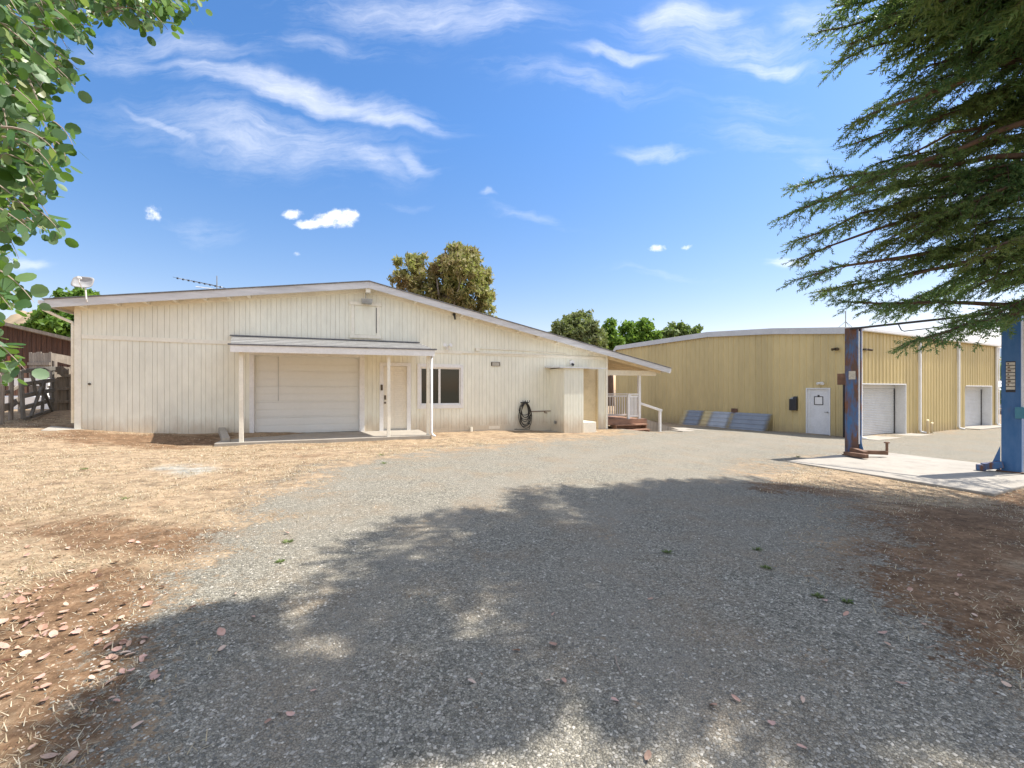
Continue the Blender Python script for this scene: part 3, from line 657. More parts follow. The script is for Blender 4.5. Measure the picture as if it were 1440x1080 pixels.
s0 = bs(803); z0 = bz(803, 510); b = MB(); b.tube([(s0,-.02,z0),(s0,-.09,z0)], .09, 12); lampo = b.build('wall_lamp', M['white'], barn); b = MB(); b.tube([(s0,-.091,z0-.05),(s0,-.16,z0-.09)], [.04,.05], 8); b.build('lamp_head', M['dark'], lampo)
b = MB(); s0 = bs(661.5); b.tube([(s0,-.09,-.4),(s0,-.09,.03)], .05, 8); b.build('standpipe', M['trim'], barn)
b = MB(); s0, s1 = bs(687), bs(702.5); z0 = bz(695, 600); b.box(s0, s1, -.03, -.018, z0-.07, z0+.03); b.build('crawl_vent', M['doorcream'], barn)
b = MB(); s0, s1 = bs(608), bs(629.5); b.box(s0, s1, -.035, -.018, -.25, bz(620, 602.5)); b.build('access_panel', M['siding'], barn)
b = MB(); b.tube([(bs(126.5),-.018,bz(126.5,540)),(bs(126.5),-.08,bz(126.5,540))], [.03,.02], 8); b.build('hose_tap', M['bronze'], barn)
# bottom sill band right of the window
b = MB(); b.box(bs(655), bs(770), -.028, -.018, -.6, bz(700, 597)); b.build('base_board', M['siding'], barn)
# porch roof over the doors
PN = 1.98; p0, p1 = bs(325)+.02, bs(583)+.12; zbk = 2.81; zf0 = bz(324, 484, PN+.12); zf1 = bz(611, 491.5, PN+.12)
f0, f1 = bs(324, PN+.12), bs(611, PN+.12); yb = -.045; yf = -PN-.12
b = MB(); ns = 5
for i in range(ns):      # courses of shingles
    a, c = i/ns, (i+1)/ns
    L = lambda u, q: (p0+(f0-p0)*u, yb+(yf-yb)*u, zbk+(zf0-zbk)*u+q); RR = lambda u, q: (p1+(f1-p1)*u, yb+(yf-yb)*u, zbk+(zf1-zbk)*u+q)
    cc = min(c+.02, 1.0)
    b.hexa([L(a,-.03), RR(a,-.03), RR(cc,-.03), L(cc,-.03)], [L(a,.002), RR(a,.002), RR(cc,.016), L(cc,.016)])
pr = b.build('porch_roof', M['porch_shingle'], barn)
b = MB(); b.hexa([(f0,yf-.03,zf0-.19),(f1,yf-.03,zf1-.19),(f1,yf+.02,zf1-.19),(f0,yf+.02,zf0-.19)], [(f0,yf-.03,zf0-.022),(f1,yf-.03,zf1-.022),(f1,yf+.02,zf1-.022),(f0,yf+.02,zf0-.022)])
b.hexa([(f0,yf+.021,zf0-.19),(f0+.04,yf+.021,zf0-.19),(p0+.04,yb,zbk-.2),(p0,yb,zbk-.2)], [(f0,yf+.021,zf0-.035),(f0+.04,yf+.021,zf0-.035),(p0+.04,yb,zbk-.035),(p0,yb,zbk-.035)])
b.hexa([(f1-.04,yf+.021,zf1-.19),(f1,yf+.021,zf1-.19),(p1,yb,zbk-.2),(p1-.04,yb,zbk-.2)], [(f1-.04,yf+.021,zf1-.035),(f1,yf+.021,zf1-.035),(p1,yb,zbk-.035),(p1-.04,yb,zbk-.035)])
b.build('porch_fascia', M['white'], pr)
b = MB(); b.hexa([(f0+.05,yf+.03,zf0-.06),(f1-.05,yf+.03,zf1-.06),(p1-.05,yb,zbk-.08),(p0+.05,yb,zbk-.08)], [(f0+.05,yf+.03,zf0-.034),(f1-.05,yf+.03,zf1-.034),(p1-.05,yb,zbk-.034),(p0+.05,yb,zbk-.034)]); b.build('porch_soffit', M['soffit'], pr)
b = MB()
for s0, s1, z0, z1, yy in ((f0-.05, f1+.06, zf0, zf1, yf-.05),): b.hexa([(s0,yy,z0-.02),(s1,yy,z1-.02),(s1,yy+.05,z1-.02),(s0,yy+.05,z0-.02)], [(s0,yy,z0+.018),(s1,yy,z1+.018),(s1,yy+.05,z1+.022),(s0,yy+.05,z0+.022)])
b.hexa([(p0-.03,yb-.10,zbk),(p1+.02,yb-.10,zbk),(p1+.02,yb,zbk+.02),(p0-.03,yb,zbk+.02)], [(p0-.03,yb-.10,zbk+.03),(p1+.02,yb-.10,zbk+.03),(p1+.02,yb,zbk+.045),(p0-.03,yb,zbk+.045)]); b.build('drip_edge', M['shingle'], pr)
for px, wdt in ((339.5, .095), (546.5, .085), (602, .085)):
    s0 = bs(px, PN-.06); y0 = -PN+.06; zz = zf0 + (zf1-zf0)*(s0-f0)/(f1-f0) - .10
    b = MB(); b.box(s0-wdt/2, s0+wdt/2, y0-wdt/2, y0+wdt/2, -.02, zz); b.build('post', M['trim'], pr, bevel=.005)
s0 = bs(604.6, PN-.06)+.03; y0 = -PN+.06; b = MB(); b.tube([(s0,y0-.08,zf1-.12),(s0,y0-.08,.06),(s0+.03,y0-.12,.0),(s0+.09,y0-.16,-.03)], .035, 8); b.build('downspout', M['white'], pr, smooth=True)
# utility closet at the right end
u0 = bs(773.3); un = min((abs(bs(793.2, q/100) - bs(773.3)), q/100) for q in range(10, 140))[1]; print('closet', un); u1 = bs(820.5, un); z_lid = bz(790, 517.5, un)
closet = MB(); ce = [bs(793.2, un)]; cx = ce[0]
while ce[-1] < u1 - .1: ce.append(ce[-1] + .115)
ce.append(u1); uL = ce[0]
closet.box(uL, u1, -un, -.002, -.5, z_lid)
for a, c in zip(ce[:-1], ce[1:]): closet.box(a+.007, c-.006, -un-.012, -un-.001, -.42, z_lid-.002)
for k in range(3): closet.box(uL-.012, uL-.001, -un+.01+k*.15, -un+.15+k*.15, -.42, z_lid-.002)
cl_ = closet.build('utility_closet', M['siding'], barn)
b = MB(); u2 = bs(851, un); b.hexa([(uL-.22,-un-.10,z_lid),(u2,-un-.10,z_lid-.005),(u2,-.018,z_lid+.05),(uL-.22,-.018,z_lid+.05)], [(uL-.22,-un-.10,z_lid+.035),(u2,-un-.10,z_lid+.03),(u2,-.018,z_lid+.085),(uL-.22,-.018,z_lid+.085)]); b.build('closet_roof', M['fascia'], cl_)
u3 = bs(838.5, un-.05); u4 = bs(842, .1)
b = MB(); b.box(u1+.001, u3, -un+.05, -.02, -.5, bz(830, 593.5, un-.05)); b.build('plinth_block', M['trim'], cl_, bevel=.01)
b = MB(); u3b = bs(838.5, .05); b.box(u1+.002, u3b, -.045, -.02, bz(830,593.5,un)-.1, z_lid+.03); b.box(u3b, u3b+.05, -.12, -.02, -.4, z_lid+.03); b.build('niche_shade_wall', M['tan_and_shade'], cl_)  # tan colour stands in for shadow on the main wall behind
b = MB(); s0 = uL-.012; b.tube([(s0,-un*.45,bz(783,593,.3)),(s0-.05,-un*.45,bz(783,593,.3))], [.06,.06], 10); b.build('pipe_outlet', M['greymetal'], cl_)

# concrete under the porch and along the wall
b = MB(); b.box(bs(322)+.05, bs(604, PN+.05)+.06, -PN-.06, .07, -.35, .0); s_ = b.build('porch_slab', M['concrete'], None, bevel=.012); s_.location = BO; s_.rotation_euler = (0,0,BANG); tag(s_, kind='structure')
b = MB(); b.hexa([(bs(690,.6),-1.0,-.5),(bs(905,.8)-.3,-.9,-.6),(bs(870),.1,-.6),(bs(700),.1,-.5)], [(bs(690,.6),-1.0,-.155),(bs(905,.8)-.3,-.9,-.235),(bs(870),.1,-.225),(bs(700),.1,-.15)])
s_ = b.build('concrete_walk', M['concrete'], None, bevel=.01); s_.location = BO; s_.rotation_euler = (0,0,BANG); tag(s_, kind='structure')
b = MB(); b.hexa([(bs(100,.0)-.5,-.75,-.1),(bs(150),-.50,-.1),(bs(155),-.03,-.1),(SL-.7,.3,-.1)], [(bs(100,.0)-.3,-.62,.34),(bs(146),-.42,.215),(bs(150),-.03,.23),(SL-.6,.3,.375)])
s_ = b.build('corner_slab', M['concrete'], None, bevel=.015); s_.location = BO; s_.rotation_euler = (0,0,BANG); tag(s_, kind='structure')
b = MB(); a = Vector(G(311, 607)); c = Vector(G(318, 626)); b.bar(a+Vector((0,0,.05)), c+Vector((0,0,.07)), .17, .24); tag(b.build('concrete_kerb', M['concrete'], None, bevel=.015), 'short pale concrete kerb at the left end of the garage porch slab', 'kerb')

# hose on its hanger
hose = empty('garden_hose', BO, BANG, label='coiled black garden hose hanging on the cream wall beside the utility closet', cat='hose')
s0 = bs(738, .1); zc = bz(738, 580, .1); b = MB()
for i in range(9):
    rx = .18 + random.uniform(-.05, .05); rz = .33 + random.uniform(-.11, .13); top = zc + .36 + random.uniform(-.03, .03); pts = []
    for k in range(25):
        a = 2*math.pi*k/24; pts.append((s0 + rx*math.sin(a)*(1-.25*math.cos(a)) + random.uniform(-.006,.006), -.07-.018*i + .012*math.sin(3*a+i), top - rz + rz*math.cos(a)))
    b.tube(pts, .0125, 6, False)
b.tube([(s0+.15,-.12,zc-.05),(s0+.2,-.1,zc-.3),(s0+.17,-.16,zc-.52),(s0+.10,-.3,zc-.58),(s0-.2,-.42,zc-.57),(s0-.5,-.36,zc-.56),(s0-.35,-.22,zc-.565)], .0125, 6)
b.build('hose_coil', M['rubber'], hose, smooth=True)
b = MB(); b.box(s0-.13, s0+.13, -.10, -.02, zc+.33, zc+.37)
for q in (-.11,-.03,.05,.12): b.tube([(s0+q,-.05,zc+.35),(s0+q,-.2,zc+.36),(s0+q*1.1,-.22,zc+.43)], .012, 6)
b.build('hanger', M['dark'], hose)
b = MB(); zp = bz(760, 578); b.tube([(s0+.16,-.06,zp-.01),(bs(776),-.06,zp)], .016, 6); b.tube([(bs(765),-.06,zp-.01),(bs(764.5),-.07,zp-.06),(bs(768),-.1,zp-.07)], .014, 6); b.box(bs(774.5), bs(776.5), -.09, -.02, zp-.04, zp+.03)
wp = b.build('water_pipe', M['rust'], barn)

# dish
dp = Vector((bs(122,.42), -.42, 0)); zb_ = bz(122, 424, .42)
dish = empty('satellite_dish', BO, BANG, label='pale satellite dish on a bent pole at the left eave of the cream building', cat='satellite dish')
b = MB(); zc = bz(116, 397.5, .6); cs = bs(116, .6)
b.tube([(dp.x,-.40,zb_+.0),(dp.x,-.44,zb_+.06),(dp.x-.02,-.44,zb_+.33),(cs+.08,-.46,zc-.02)], .018, 8); b.build('pole', M['white'], dish)
b = MB(); rings = 5; n = 28; vs = []; nrm = Vector((.12,-1,.28)).normalized(); ux = nrm.cross(Vector((0,0,1))).normalized()*-1; uy = ux.cross(nrm)*-1
if uy.z < 0: uy = -uy
for r_ in range(1, rings+1):
    for k in range(n):
        a = 2*math.pi*k/n; q = 1/((abs(math.cos(a))**4 + abs(math.sin(a))**4)**.25); rr = r_/rings*q
        pnt = Vector((cs, -.55, zc)) + ux*(.205*rr*math.cos(a) + .03*rr*math.sin(a)) + uy*.15*rr*math.sin(a) + nrm*.06*(r_/rings)**2; vs.append(pnt)
fs = [((r_-1)*n+k, (r_-1)*n+(k+1) % n, r_*n+(k+1) % n, r_*n+k) for r_ in range(1, rings) for k in range(n)] + [tuple(range(n))]
b.add(vs, fs); o = b.build('reflector', M['dish'], dish, smooth=True); md = o.modifiers.new('thick', 'SOLIDIFY'); md.thickness = .012
b = MB(); c0 = Vector((cs,-.55,zc)); b.tube([c0-uy*.17+nrm*.03, c0-uy*.12+nrm*.28, c0-uy*.02+nrm*.33], .012, 6); b.tube([c0-uy*.02+nrm*.35, c0-uy*.0+nrm*.25], [.03,.036], 10); b.build('feed_arm', M['white'], dish)
# TV aerial lying back over the roof
ta = empty('tv_aerial', (0,0,0), 0, label='long thin television aerial on a short mast behind the left roof slope', cat='aerial'); YA = 15.0
A0 = W3(249, 391, YA); A1 = W3(313, 404, YA+.6); b = MB(); b.tube([A0, A1], .014, 6); b.tube([A0.lerp(A1,.4)-Vector((0,0,.16)), A1-Vector((0,0,.1))], .016, 6); b.build('boom', M['whitemetal'], ta)
b = MB()
for k in range(9):
    c = A0.lerp(A1, k/8.5+.01); L = .16 + .035*k; dvec = Vector((.25, 1, 0)).normalized()*L; b.tube([c-dvec, c+dvec], .006, 5); b.box(c.x-.02, c.x+.02, c.y-.02, c.y+.02, c.z-.03, c.z+.02)
b.build('element', M['dark'], ta)
b = MB(); mpt = W3(305, 388, YA+.5); b.tube([mpt, Vector((mpt.x, mpt.y, 3.6))], .016, 6); b.build('mast', M['greymetal'], ta)

# timber porch deck, steps, rail, ramp
deck = empty('porch_deck', BO, BANG, label='red brown timber porch deck with steps and white railing beside the cream building', cat='porch')
q0 = SR + .05; q1 = q0 + 2.0; zd = .12
b = MB()
for i in range(34): b.box(q0, q1, .25+i*.145, .25+i*.145+.138, zd-.04, zd)
b.build('deck_boards', M['wood_red'], deck)
b = MB(); b.box(q0, q1+.01, .215, .248, zd-.22, zd+.0); b.box(q1, q1+.03, .25, 5.2, zd-.22, zd-.045)
for yy in (.4, 2.5, 4.8):
    b.box(q0+.1, q0+.2, yy, yy+.1, -.8, zd-.045); b.box(q1-.15, q1-.05, yy, yy+.1, -.8, zd-.045)
b.build('deck_frame', M['wood_red'], deck)
for i, (dz, yo) in enumerate(((zd-.19, .28), (zd-.37, .56))):
    b = MB(); b.box(q0+.3+.1*i, q1-.15-.12*i, .21-yo, .21-yo+.31, dz-.045, dz); b.box(q0+.33+.1*i, q1-.18-.12*i, .21-yo+.29, .21-yo+.308, dz-.2, dz-.05); b.box(q0+.33+.1*i, q0+.37+.1*i, .21-yo+.01, .21-yo+.28, dz-.3, dz-.05); b.box(q1-.25-.1*i, q1-.21-.1*i, .21-yo+.01, .21-yo+.28, dz-.3, dz-.05); b.build('step', M['wood_red'], deck, bevel=.006)
pst = bs(899.5, -.3); zbm = zt(pst) - .52
b = MB(); b.box(pst-.055, pst+.055, .28, .39, zd, zbm); b.build('post', M['white'], deck, bevel=.006)
b = MB(); b.box(pst-.055, pst+.055, 4.9, 5.01, zd, zbm); b.build('post', M['white'], deck, bevel=.006)
b = MB(); b.box(SR+.02, bs(924, -.2), .26, .40, zbm+.0, zbm+.20); b.build('beam', M['trim'], deck)
zh = zd + 1.0
def rail(name, a, c, n):
    b = MB(); b.bar((*a, zh), (*c, zh), .09, .045); b.bar((*a, zh-.09), (*c, zh-.09), .035, .07); b.bar((*a, zd+.12), (*c, zd+.12), .035, .07); b.bar((*a, zd+.12), (a[0], a[1], zh), .05, .035); r_ = b.build('railing', M['white'], deck)
    proto = None
    for k in range(1, n):
        x = a[0] + (c[0]-a[0])*k/n; y = a[1] + (c[1]-a[1])*k/n
        if proto is None:
            b = MB(); b.box(-.018, .018, -.018, .018, zd+.155, zh-.125); proto = b.build('baluster', M['white'], r_); proto.location = (x, y, 0)
        else:
            o = proto.copy(); col.objects.link(o); o.parent = r_; o.location = (x, y, 0)
pm = q0 + 1.18
rail('r', (q0+.05, 1.2), (q0+1.86, 1.2), 15); rail('r', (pm, .33), (pst-.06, .33), 7)
for x, y in ((q0+1.90, 1.2), (pm, .33), (q0+.06, 1.2)):
    b = MB(); b.box(x-.045, x+.045, y-.045, y+.045, zd-.2, zh-.024); b.build('rail_post', M['white'], deck, bevel=.005)
b = MB(); b.bar((pst+.06, .33, zd+.62), (pst+.95, .1, zd+.32), .10, .09); b.bar((pst+.87, .12, -.7), (pst+.87, .12, zd+.31), .09, .09); b.build('ramp_handrail', M['white'], deck, bevel=.005)
b = MB(); b.hexa([(q1+.04,.3,-.7),(q1+1.7,.2,-.7),(q1+1.7,1.6,-.7),(q1+.04,1.7,-.7)], [(q1+.04,.3,zd-.03),(q1+1.7,.2,-.40),(q1+1.7,1.6,-.40),(q1+.04,1.7,zd-.03)]); b.build('ramp', M['oldwood'], deck)
b = MB(); b.hexa([(q1+1.2,-.5,-.8),(q1+3.0,-.2,-.8),(q1+3.0,1.4,-.8),(q1+1.3,1.6,-.8)], [(q1+1.2,-.5,-.37),(q1+3.0,-.2,-.42),(q1+3.0,1.4,-.43),(q1+1.3,1.6,-.38)])
s_ = b.build('ramp_landing', M['concrete'], None, bevel=.01); s_.location = BO; s_.rotation_euler = (0,0,BANG); tag(s_, kind='structure')
# side door leaf standing open at the end wall
b = MB(); yy = 2.2; b.box(SR+.03, SR+.10, yy, yy+.05, zd+.02, zd+2.05); b.box(SR+.27, SR+.36, yy, yy+.05, zd+.02, zd+2.05); b.box(SR+.10, SR+.27, yy, yy+.05, zd+1.95, zd+2.05); b.box(SR+.10, SR+.27, yy, yy+.05, zd+.02, zd+.3); sd_ = b.build('side_door', M['white'], barn)
b = MB(); b.box(SR+.10, SR+.27, yy+.02, yy+.03, zd+.3, zd+1.95); b.build('pane', M['glass'], sd_)

# ------------------------------------------------------------------ tan metal warehouse
wd_ = Vector((1.881, 1, 0)).normalized(); WO = (14.35, 18.74, -.70); WANG = math.atan2(wd_.y, wd_.x); cw, sw = math.cos(WANG), math.sin(WANG)
def wx(px, dy=0.0):
    k = (px-CX)/F; x0 = WO[0] - dy*sw; y0 = WO[1] + dy*cw; return (k*y0 - x0)/(cw - k*sw)
def wy(px, dx=0.0):
    k = (px-CX)/F; x0 = WO[0] + dx*cw; y0 = WO[1] + dx*sw; return (x0 - k*y0)/(k*cw + sw)
def wzx(px, py): s = wx(px); return EYE + (HY-py)/F*(WO[1] + s*sw) - WO[2]
def wzy(px, py): s = wy(px); return EYE + (HY-py)/F*(WO[1] + s*cw) - WO[2]
wh = empty('metal_warehouse', WO, WANG, label='tan ribbed metal warehouse with two white roll up doors and a low pitched roof', cat='building')
WL = wx(1404.5); WD = 15.0; HR = 5.05; YR = wy(997)
zc0 = wzx(1211, 459.5); zc1 = wzx(1404, 485.5)
ze = (zc0+zc1)/2
roofpts = [(0, ze), (wy(1087), wzy(1087, 462.5)), (YR, wzy(997, 467.5)), (wy(868), wzy(868, 487)), (WD, wzy(868, 487)-.25)]
def wtop(y):
    for (a, za), (c, zc_) in zip(roofpts[:-1], roofpts[1:]):
        if a <= y <= c: return za + (zc_-za)*(y-a)/(c-a)
    return roofpts[-1][1]
def ribs(L, pitch=.305):
    """(offset, out) outline of a ribbed steel sheet"""
    o = []; x = 0.0
    while x < L:
        for dx, h in ((0,0),(.018,.032),(.045,.032),(.063,0),(.118,0),(.124,.008),(.136,.008),(.142,0),(.21,0),(.216,.008),(.228,.008),(.234,0)):
            if x+dx < L: o.append((x+dx, h))
        x += pitch
    o.append((L, 0)); return o
D1 = (wx(1216)-.7, wx(1272), -.1, wzx(1250, 541)); D2 = (wx(1357), wx(1393), -.1, wzx(1375, 543.5))
def sheet(b, L, P, top, openings):
    o = ribs(L)
    brk = sorted({q for op in openings for q in op[:2]})
    xs = []
    for (a, ha), (c, hc) in zip(o[:-1], o[1:]):
        xs.append((a, ha))
        for q in brk:
            if a < q < c: xs.append((q, ha + (hc-ha)*(q-a)/(c-a)))
    xs.append(o[-1])
    for (a, ha), (c, hc) in zip(xs[:-1], xs[1:]):
        if c - a < 1e-6: continue
        mid = (a+c)/2; z0 = -.1
        for op in openings:
            if op[0] < mid < op[1]: z0 = op[3]
        b.quad(P(a, ha, z0), P(c, hc, z0), P(c, hc, top(c)), P(a, ha, top(a)))
b = MB(); sheet(b, WL, lambda s, h, z: (s, -h, z), lambda s: ze-.05, [D1, D2]); b.build('wall', M['tanpanel'], wh)
DW = (wy(1168.2), wy(1134), -.1, wzy(1150, 545.5))
b = MB(); sheet(b, WD, lambda s, h, z: (-h, s, z), lambda s: wtop(s)-.06, [(DW[0], DW[1], -.1, DW[3])]); b.build('wall', M['tanpanel'], wh)
b = MB(); b.quad((WL,.0,-.1),(WL,WD,-.1),(WL,WD,ze),(WL,0,ze)); b.quad((0,WD,-.1),(WL,WD,-.1),(WL,WD,wtop(WD)-.06),(0,WD,wtop(WD)-.06)); b.build('wall', M['tanpanel'], wh)
b = MB(); pr_ = [(y, z) for y, z in roofpts]; pr_[0] = (-.12, pr_[0][1]-.01); pr_[-1] = (WD+.15, pr_[-1][1]-.02)
b.prism(pr_ + [(y, z-.05) for y, z in reversed(pr_)], 'x', -.10, WL+.15); wr = b.build('roof', M['whitemetal'], wh)
b = MB()
for i in range(len(pr_)-1):
    (a, za), (c, zc_) = pr_[i], pr_[i+1]; e = .004 if i < len(pr_)-2 else 0
    b.hexa([(-.14,a,za-.26),(-.104,a,za-.26),(-.104,c-e,zc_-.26),(-.14,c-e,zc_-.26)], [(-.14,a,za+.02),(-.104,a,za+.02),(-.104,c-e,zc_+.02),(-.14,c-e,zc_+.02)])
b.build('rake_trim', M['guttermetal'], wr)
b = MB(); b.prism([(-.20, ze-.03), (-.20, ze-.13), (-.17, ze-.16), (-.125, ze-.16), (-.125, ze-.03)], 'x', -.14, WL+.15); b.build('gutter', M['whitemetal'], wr)
b = MB(); b.box(-.045, .07, -.045, -.034, -.05, ze-.16); b.box(-.045, -.034, -.034, .10, -.05, ze-.16); b.build('corner_trim', M['whitemetal'], wh); b = MB(); b.box(WL-.07, WL+.02, -.045, -.034, -.05, ze-.16); b.build('corner_trim', M['whitemetal'], wh)
for px in (1209.5, 1294, 1348.5, 1402):
    s0 = wx(px, -.1); b = MB(); b.box(s0-.055, s0+.055, -.14, -.05, .12, ze-.17); b.tube([(s0,-.095,.16),(s0,-.12,.06),(s0+.08,-.3,.02)], .05, 8); b.build('downspout', M['whitemetal'], wh, bevel=.008)
def rollup(d, jam):
    b = MB(); a, c, _, zt_ = d; yd = jam; n = int((zt_+.05)/.075); prof = []
    for i in range(n+1):
        z = -.05 + i*.075
        prof += [(yd, z), (yd-.012, z+.02), (yd-.016, z+.037), (yd-.012, z+.055)]
    prof = [q for q in prof if q[1] < zt_-.02]
    for (y0, z0), (y1, z1) in zip(prof[:-1], prof[1:]): b.quad((a,y0,z0),(c-.08,y0,z0),(c-.08,y1,z1),(a,y1,z1))
    o = b.build('rollup_door', M['rollup'], wh)
    b = MB(); b.box(c-.08, c-.03, yd-.03, yd+.05, -.05, zt_-.02); b.box(c-.09, a, yd+.06, yd+.1, -.05, zt_); b.build('guide_rail', M['dark'], o)
    b = MB(); b.box(c, c+.012, -.05, jam, -.1, zt_); b.box(c-.001, c+.05, -.052, -.036, -.1, zt_+.05); b.box(a, c-.002, -.052, -.036, zt_+.001, zt_+.05); b.box(a, c-.002, -.035, jam, zt_+.001, zt_+.012); b.box(c-.02, c, -.03, jam-.04, -.1, zt_-.002); b.build('door_jamb', M['whitemetal'], o)
    b = MB(); b.box(a, c, yd-.05, yd-.02, zt_-.16, zt_-.005); b.build('door_hood', M['guttermetal'], o)
    return o
rollup(D1, .38); rollup(D2, .38)
b = MB(); b.box(wx(1216)-.7, wx(1280), -.75, .3, -.2, .02); ap = b.build('apron', M['concrete'], wh, bevel=.01); b = MB(); b.box(wx(1352), wx(1396), -.7, .3, -.2, .03); b.build('apron', M['concrete'], wh, bevel=.01)
# entry door
a, c, _, zt_ = DW; b = MB(); b.box(.03, .07, a+.05, c-.16, .03, zt_-.05); wdo = b.build('entry_door', M['whitemetal'], wh, bevel=.004)
b = MB(); b.box(-.05, .10, a, a+.05, -.05, zt_); b.box(-.05, .10, c-.055, c, -.05, zt_); b.box(-.05, .10, a+.05, c-.055, zt_-.05, zt_); b.box(.02, .10, c-.16, c-.056, -.05, zt_-.05); b.build('door_frame', M['whitemetal'], wdo, bevel=.003)
b = MB(); b.box(-.02, .10, a+.05, c-.06, -.06, .025); b.build('threshold', M['dark'], wdo)
ym = (a+c)/2 - .0; zq = wzy(1154, 563.5); b = MB()
for y0, y1, z0, z1 in ((ym-.19, ym-.16, zq-.19, zq+.19), (ym+.16, ym+.19, zq-.19, zq+.19), (ym-.16, ym+.16, zq+.16, zq+.19), (ym-.16, ym+.16, zq-.19, zq-.16)): b.box(.015, .029, y0, y1, z0, z1)
b.tube([(.02, ym, zq+.19), (.02, ym, zq+.25)], .04, 8); b.build('notice_frame', M['dark'], wdo)
b = MB(); b.box(.020, .0285, ym-.158, ym+.158, zq-.158, zq+.158); b.build('notice_paper', M['white'], wdo)
b = MB(); zl_ = wzy(1166, 580); b.tube([(.03, a+.13, zl_), (-.03, a+.13, zl_)], .03, 8); b.tube([(-.03, a+.13, zl_), (-.03, a+.25, zl_)], .011, 6); b.build('door_handle', M['greymetal'], wdo)
def wfix(px, py, mat, name='wall_lamp'):
    y = wy(px); z = wzy(px, py); b = MB(); b.box(-.10, -.034, y-.06, y+.06, z-.06, z+.06)
    for q in (-1, 1): b.tube([(-.09, y+q*.03, z+.02), (-.20, y+q*.12, z-.02)], [.035,.06], 9)
    b.build(name, mat, wh)
wfix(1156.5, 539, M['white']); wfix(1177.5, 491, M['bronze'])
z0 = wzx(1218, 492); b = MB(); b.box(.12, .40, -.14, -.034, z0-.035, z0+.035); b.tube([(.36,-.12,z0),(.5,-.2,z0-.02)], .05, 8); b.build('wall_lamp', M['bronze'], wh)
z0 = wzx(1400, 505); b = MB(); b.tube([(WL-.1,-.05,z0),(WL-.15,-.3,z0)], [.04,.07], 8); b.build('wall_lamp', M['white'], wh)
# little pipe riser and meter by the right wall
for px in (1304, 1310):
    s0 = wx(px, -.3); b = MB(); b.tube([(s0,-.3,-.2),(s0,-.3,.55 if px < 1307 else .42),(s0+.08,-.3,.6 if px < 1307 else .45)], .05, 8); b.build('pipe_riser', M['tan_and_shade'], wh, smooth=True)
# wall mailbox
mbx = empty('mailbox', WO, WANG, label='black wall mailbox with papers sticking out beside the white warehouse door', cat='mailbox')
y0, y1, z0, z1 = wy(1122.5), wy(1112.5), wzy(1117, 577), wzy(1117, 561)
b = MB(); b.box(-.17, -.036, y0, y1, z0, z1); b.hexa([(-.17,y0,z1+.001),(-.036,y0,z1+.001),(-.036,y0+.16,z1+.001),(-.17,y0+.16,z1+.001)], [(-.09,y0,z1+.12),(-.036,y0,z1+.12),(-.036,y0+.16,z1+.12),(-.09,y0+.16,z1+.12)]); b.build('box_body', M['dark'], mbx, bevel=.015)
b = MB(); b.hexa([(-.15,y0+.17,z1),(-.05,y0+.17,z1),(-.05,y1-.03,z1),(-.15,y1-.03,z1)], [(-.17,y0+.13,z1+.09),(-.12,y0+.15,z1+.10),(-.09,y1-.08,z1+.07),(-.15,y1-.06,z1+.05)]); b.build('papers', M['paleblue'], mbx)
# roof mast
tm = empty('roof_mast', WO, WANG, label='thin metal mast on a tripod at the warehouse roof corner', cat='mast'); yq = wy(1190, .4); zq = wtop(yq)
b = MB(); xq = .35; b.tube([(xq,yq,zq),(xq,yq,zq+.75)], .022, 6); b.build('pole', M['greymetal'], tm)
for dx, dy in ((-.1,.3),(.3,-.05),(.05,-.25)):
    b = MB(); b.tube([(xq,yq,zq+.3),(xq+dx,yq+dy,zq-.0)], .012, 5); b.build('leg', M['greymetal'], tm)
# sheets leaning on the front wall
def lean(pxa, pxb, pyt, pyb, mat, off, lab, grp='metal sheets leaning on the warehouse'):
    ya, yb_ = wy(pxb), wy(pxa); zt_ = .82; b = MB(); n = 4; prof = []
    for i in range(n*4+1):
        u = i/(n*4); h = .025 if i % 4 == 2 else 0; prof.append((-.56-off + .50*u - h*.8, .0 + zt_*u + h*.5))
    for (xa, za), (xb, zb2) in zip(prof[:-1], prof[1:]): b.quad((xa, ya, za), (xa, yb_-.0, za), (xb, yb_-.28, zb2), (xb, ya-.28, zb2))
    o = b.build('roofing_sheet', mat); o.location = WO; o.rotation_euler = (0, 0, WANG); md = o.modifiers.new('thick', 'SOLIDIFY'); md.thickness = .008; md.offset = 0
    tag(o, lab, 'metal sheet', grp)
lean(962, 1082, 0, 0, M['tanpanel'], .0, 'long tan ribbed sheet leaning behind the blue grey sheets on the warehouse wall')
lean(968, 988, 0, 0, M['bluepanel'], .05, 'small blue grey ribbed sheet, farthest left of those leaning on the warehouse')
lean(1002, 1027, 0, 0, M['paleblue'], .05, 'pale blue ribbed sheet in the middle of those leaning on the warehouse')
lean(1032, 1081, 0, 0, M['bluepanel'], .06, 'long blue grey ribbed sheet nearest the mailbox, leaning on the warehouse')
b = MB(); yq = wy(1034); b.hexa([(-.16,yq-.17,.0),(-.11,yq-.17,.0),(-.11,yq+.17,.0),(-.16,yq+.17,.0)], [(-.10,yq-.17,1.02),(-.05,yq-.17,1.02),(-.05,yq+.17,1.02),(-.10,yq+.17,1.02)])
o = b.build('wood_board', M['rust'], None, bevel=.006); o.location = WO; o.rotation_euler = (0,0,WANG); tag(o, 'brown board standing upright behind the leaning metal sheets', 'board')

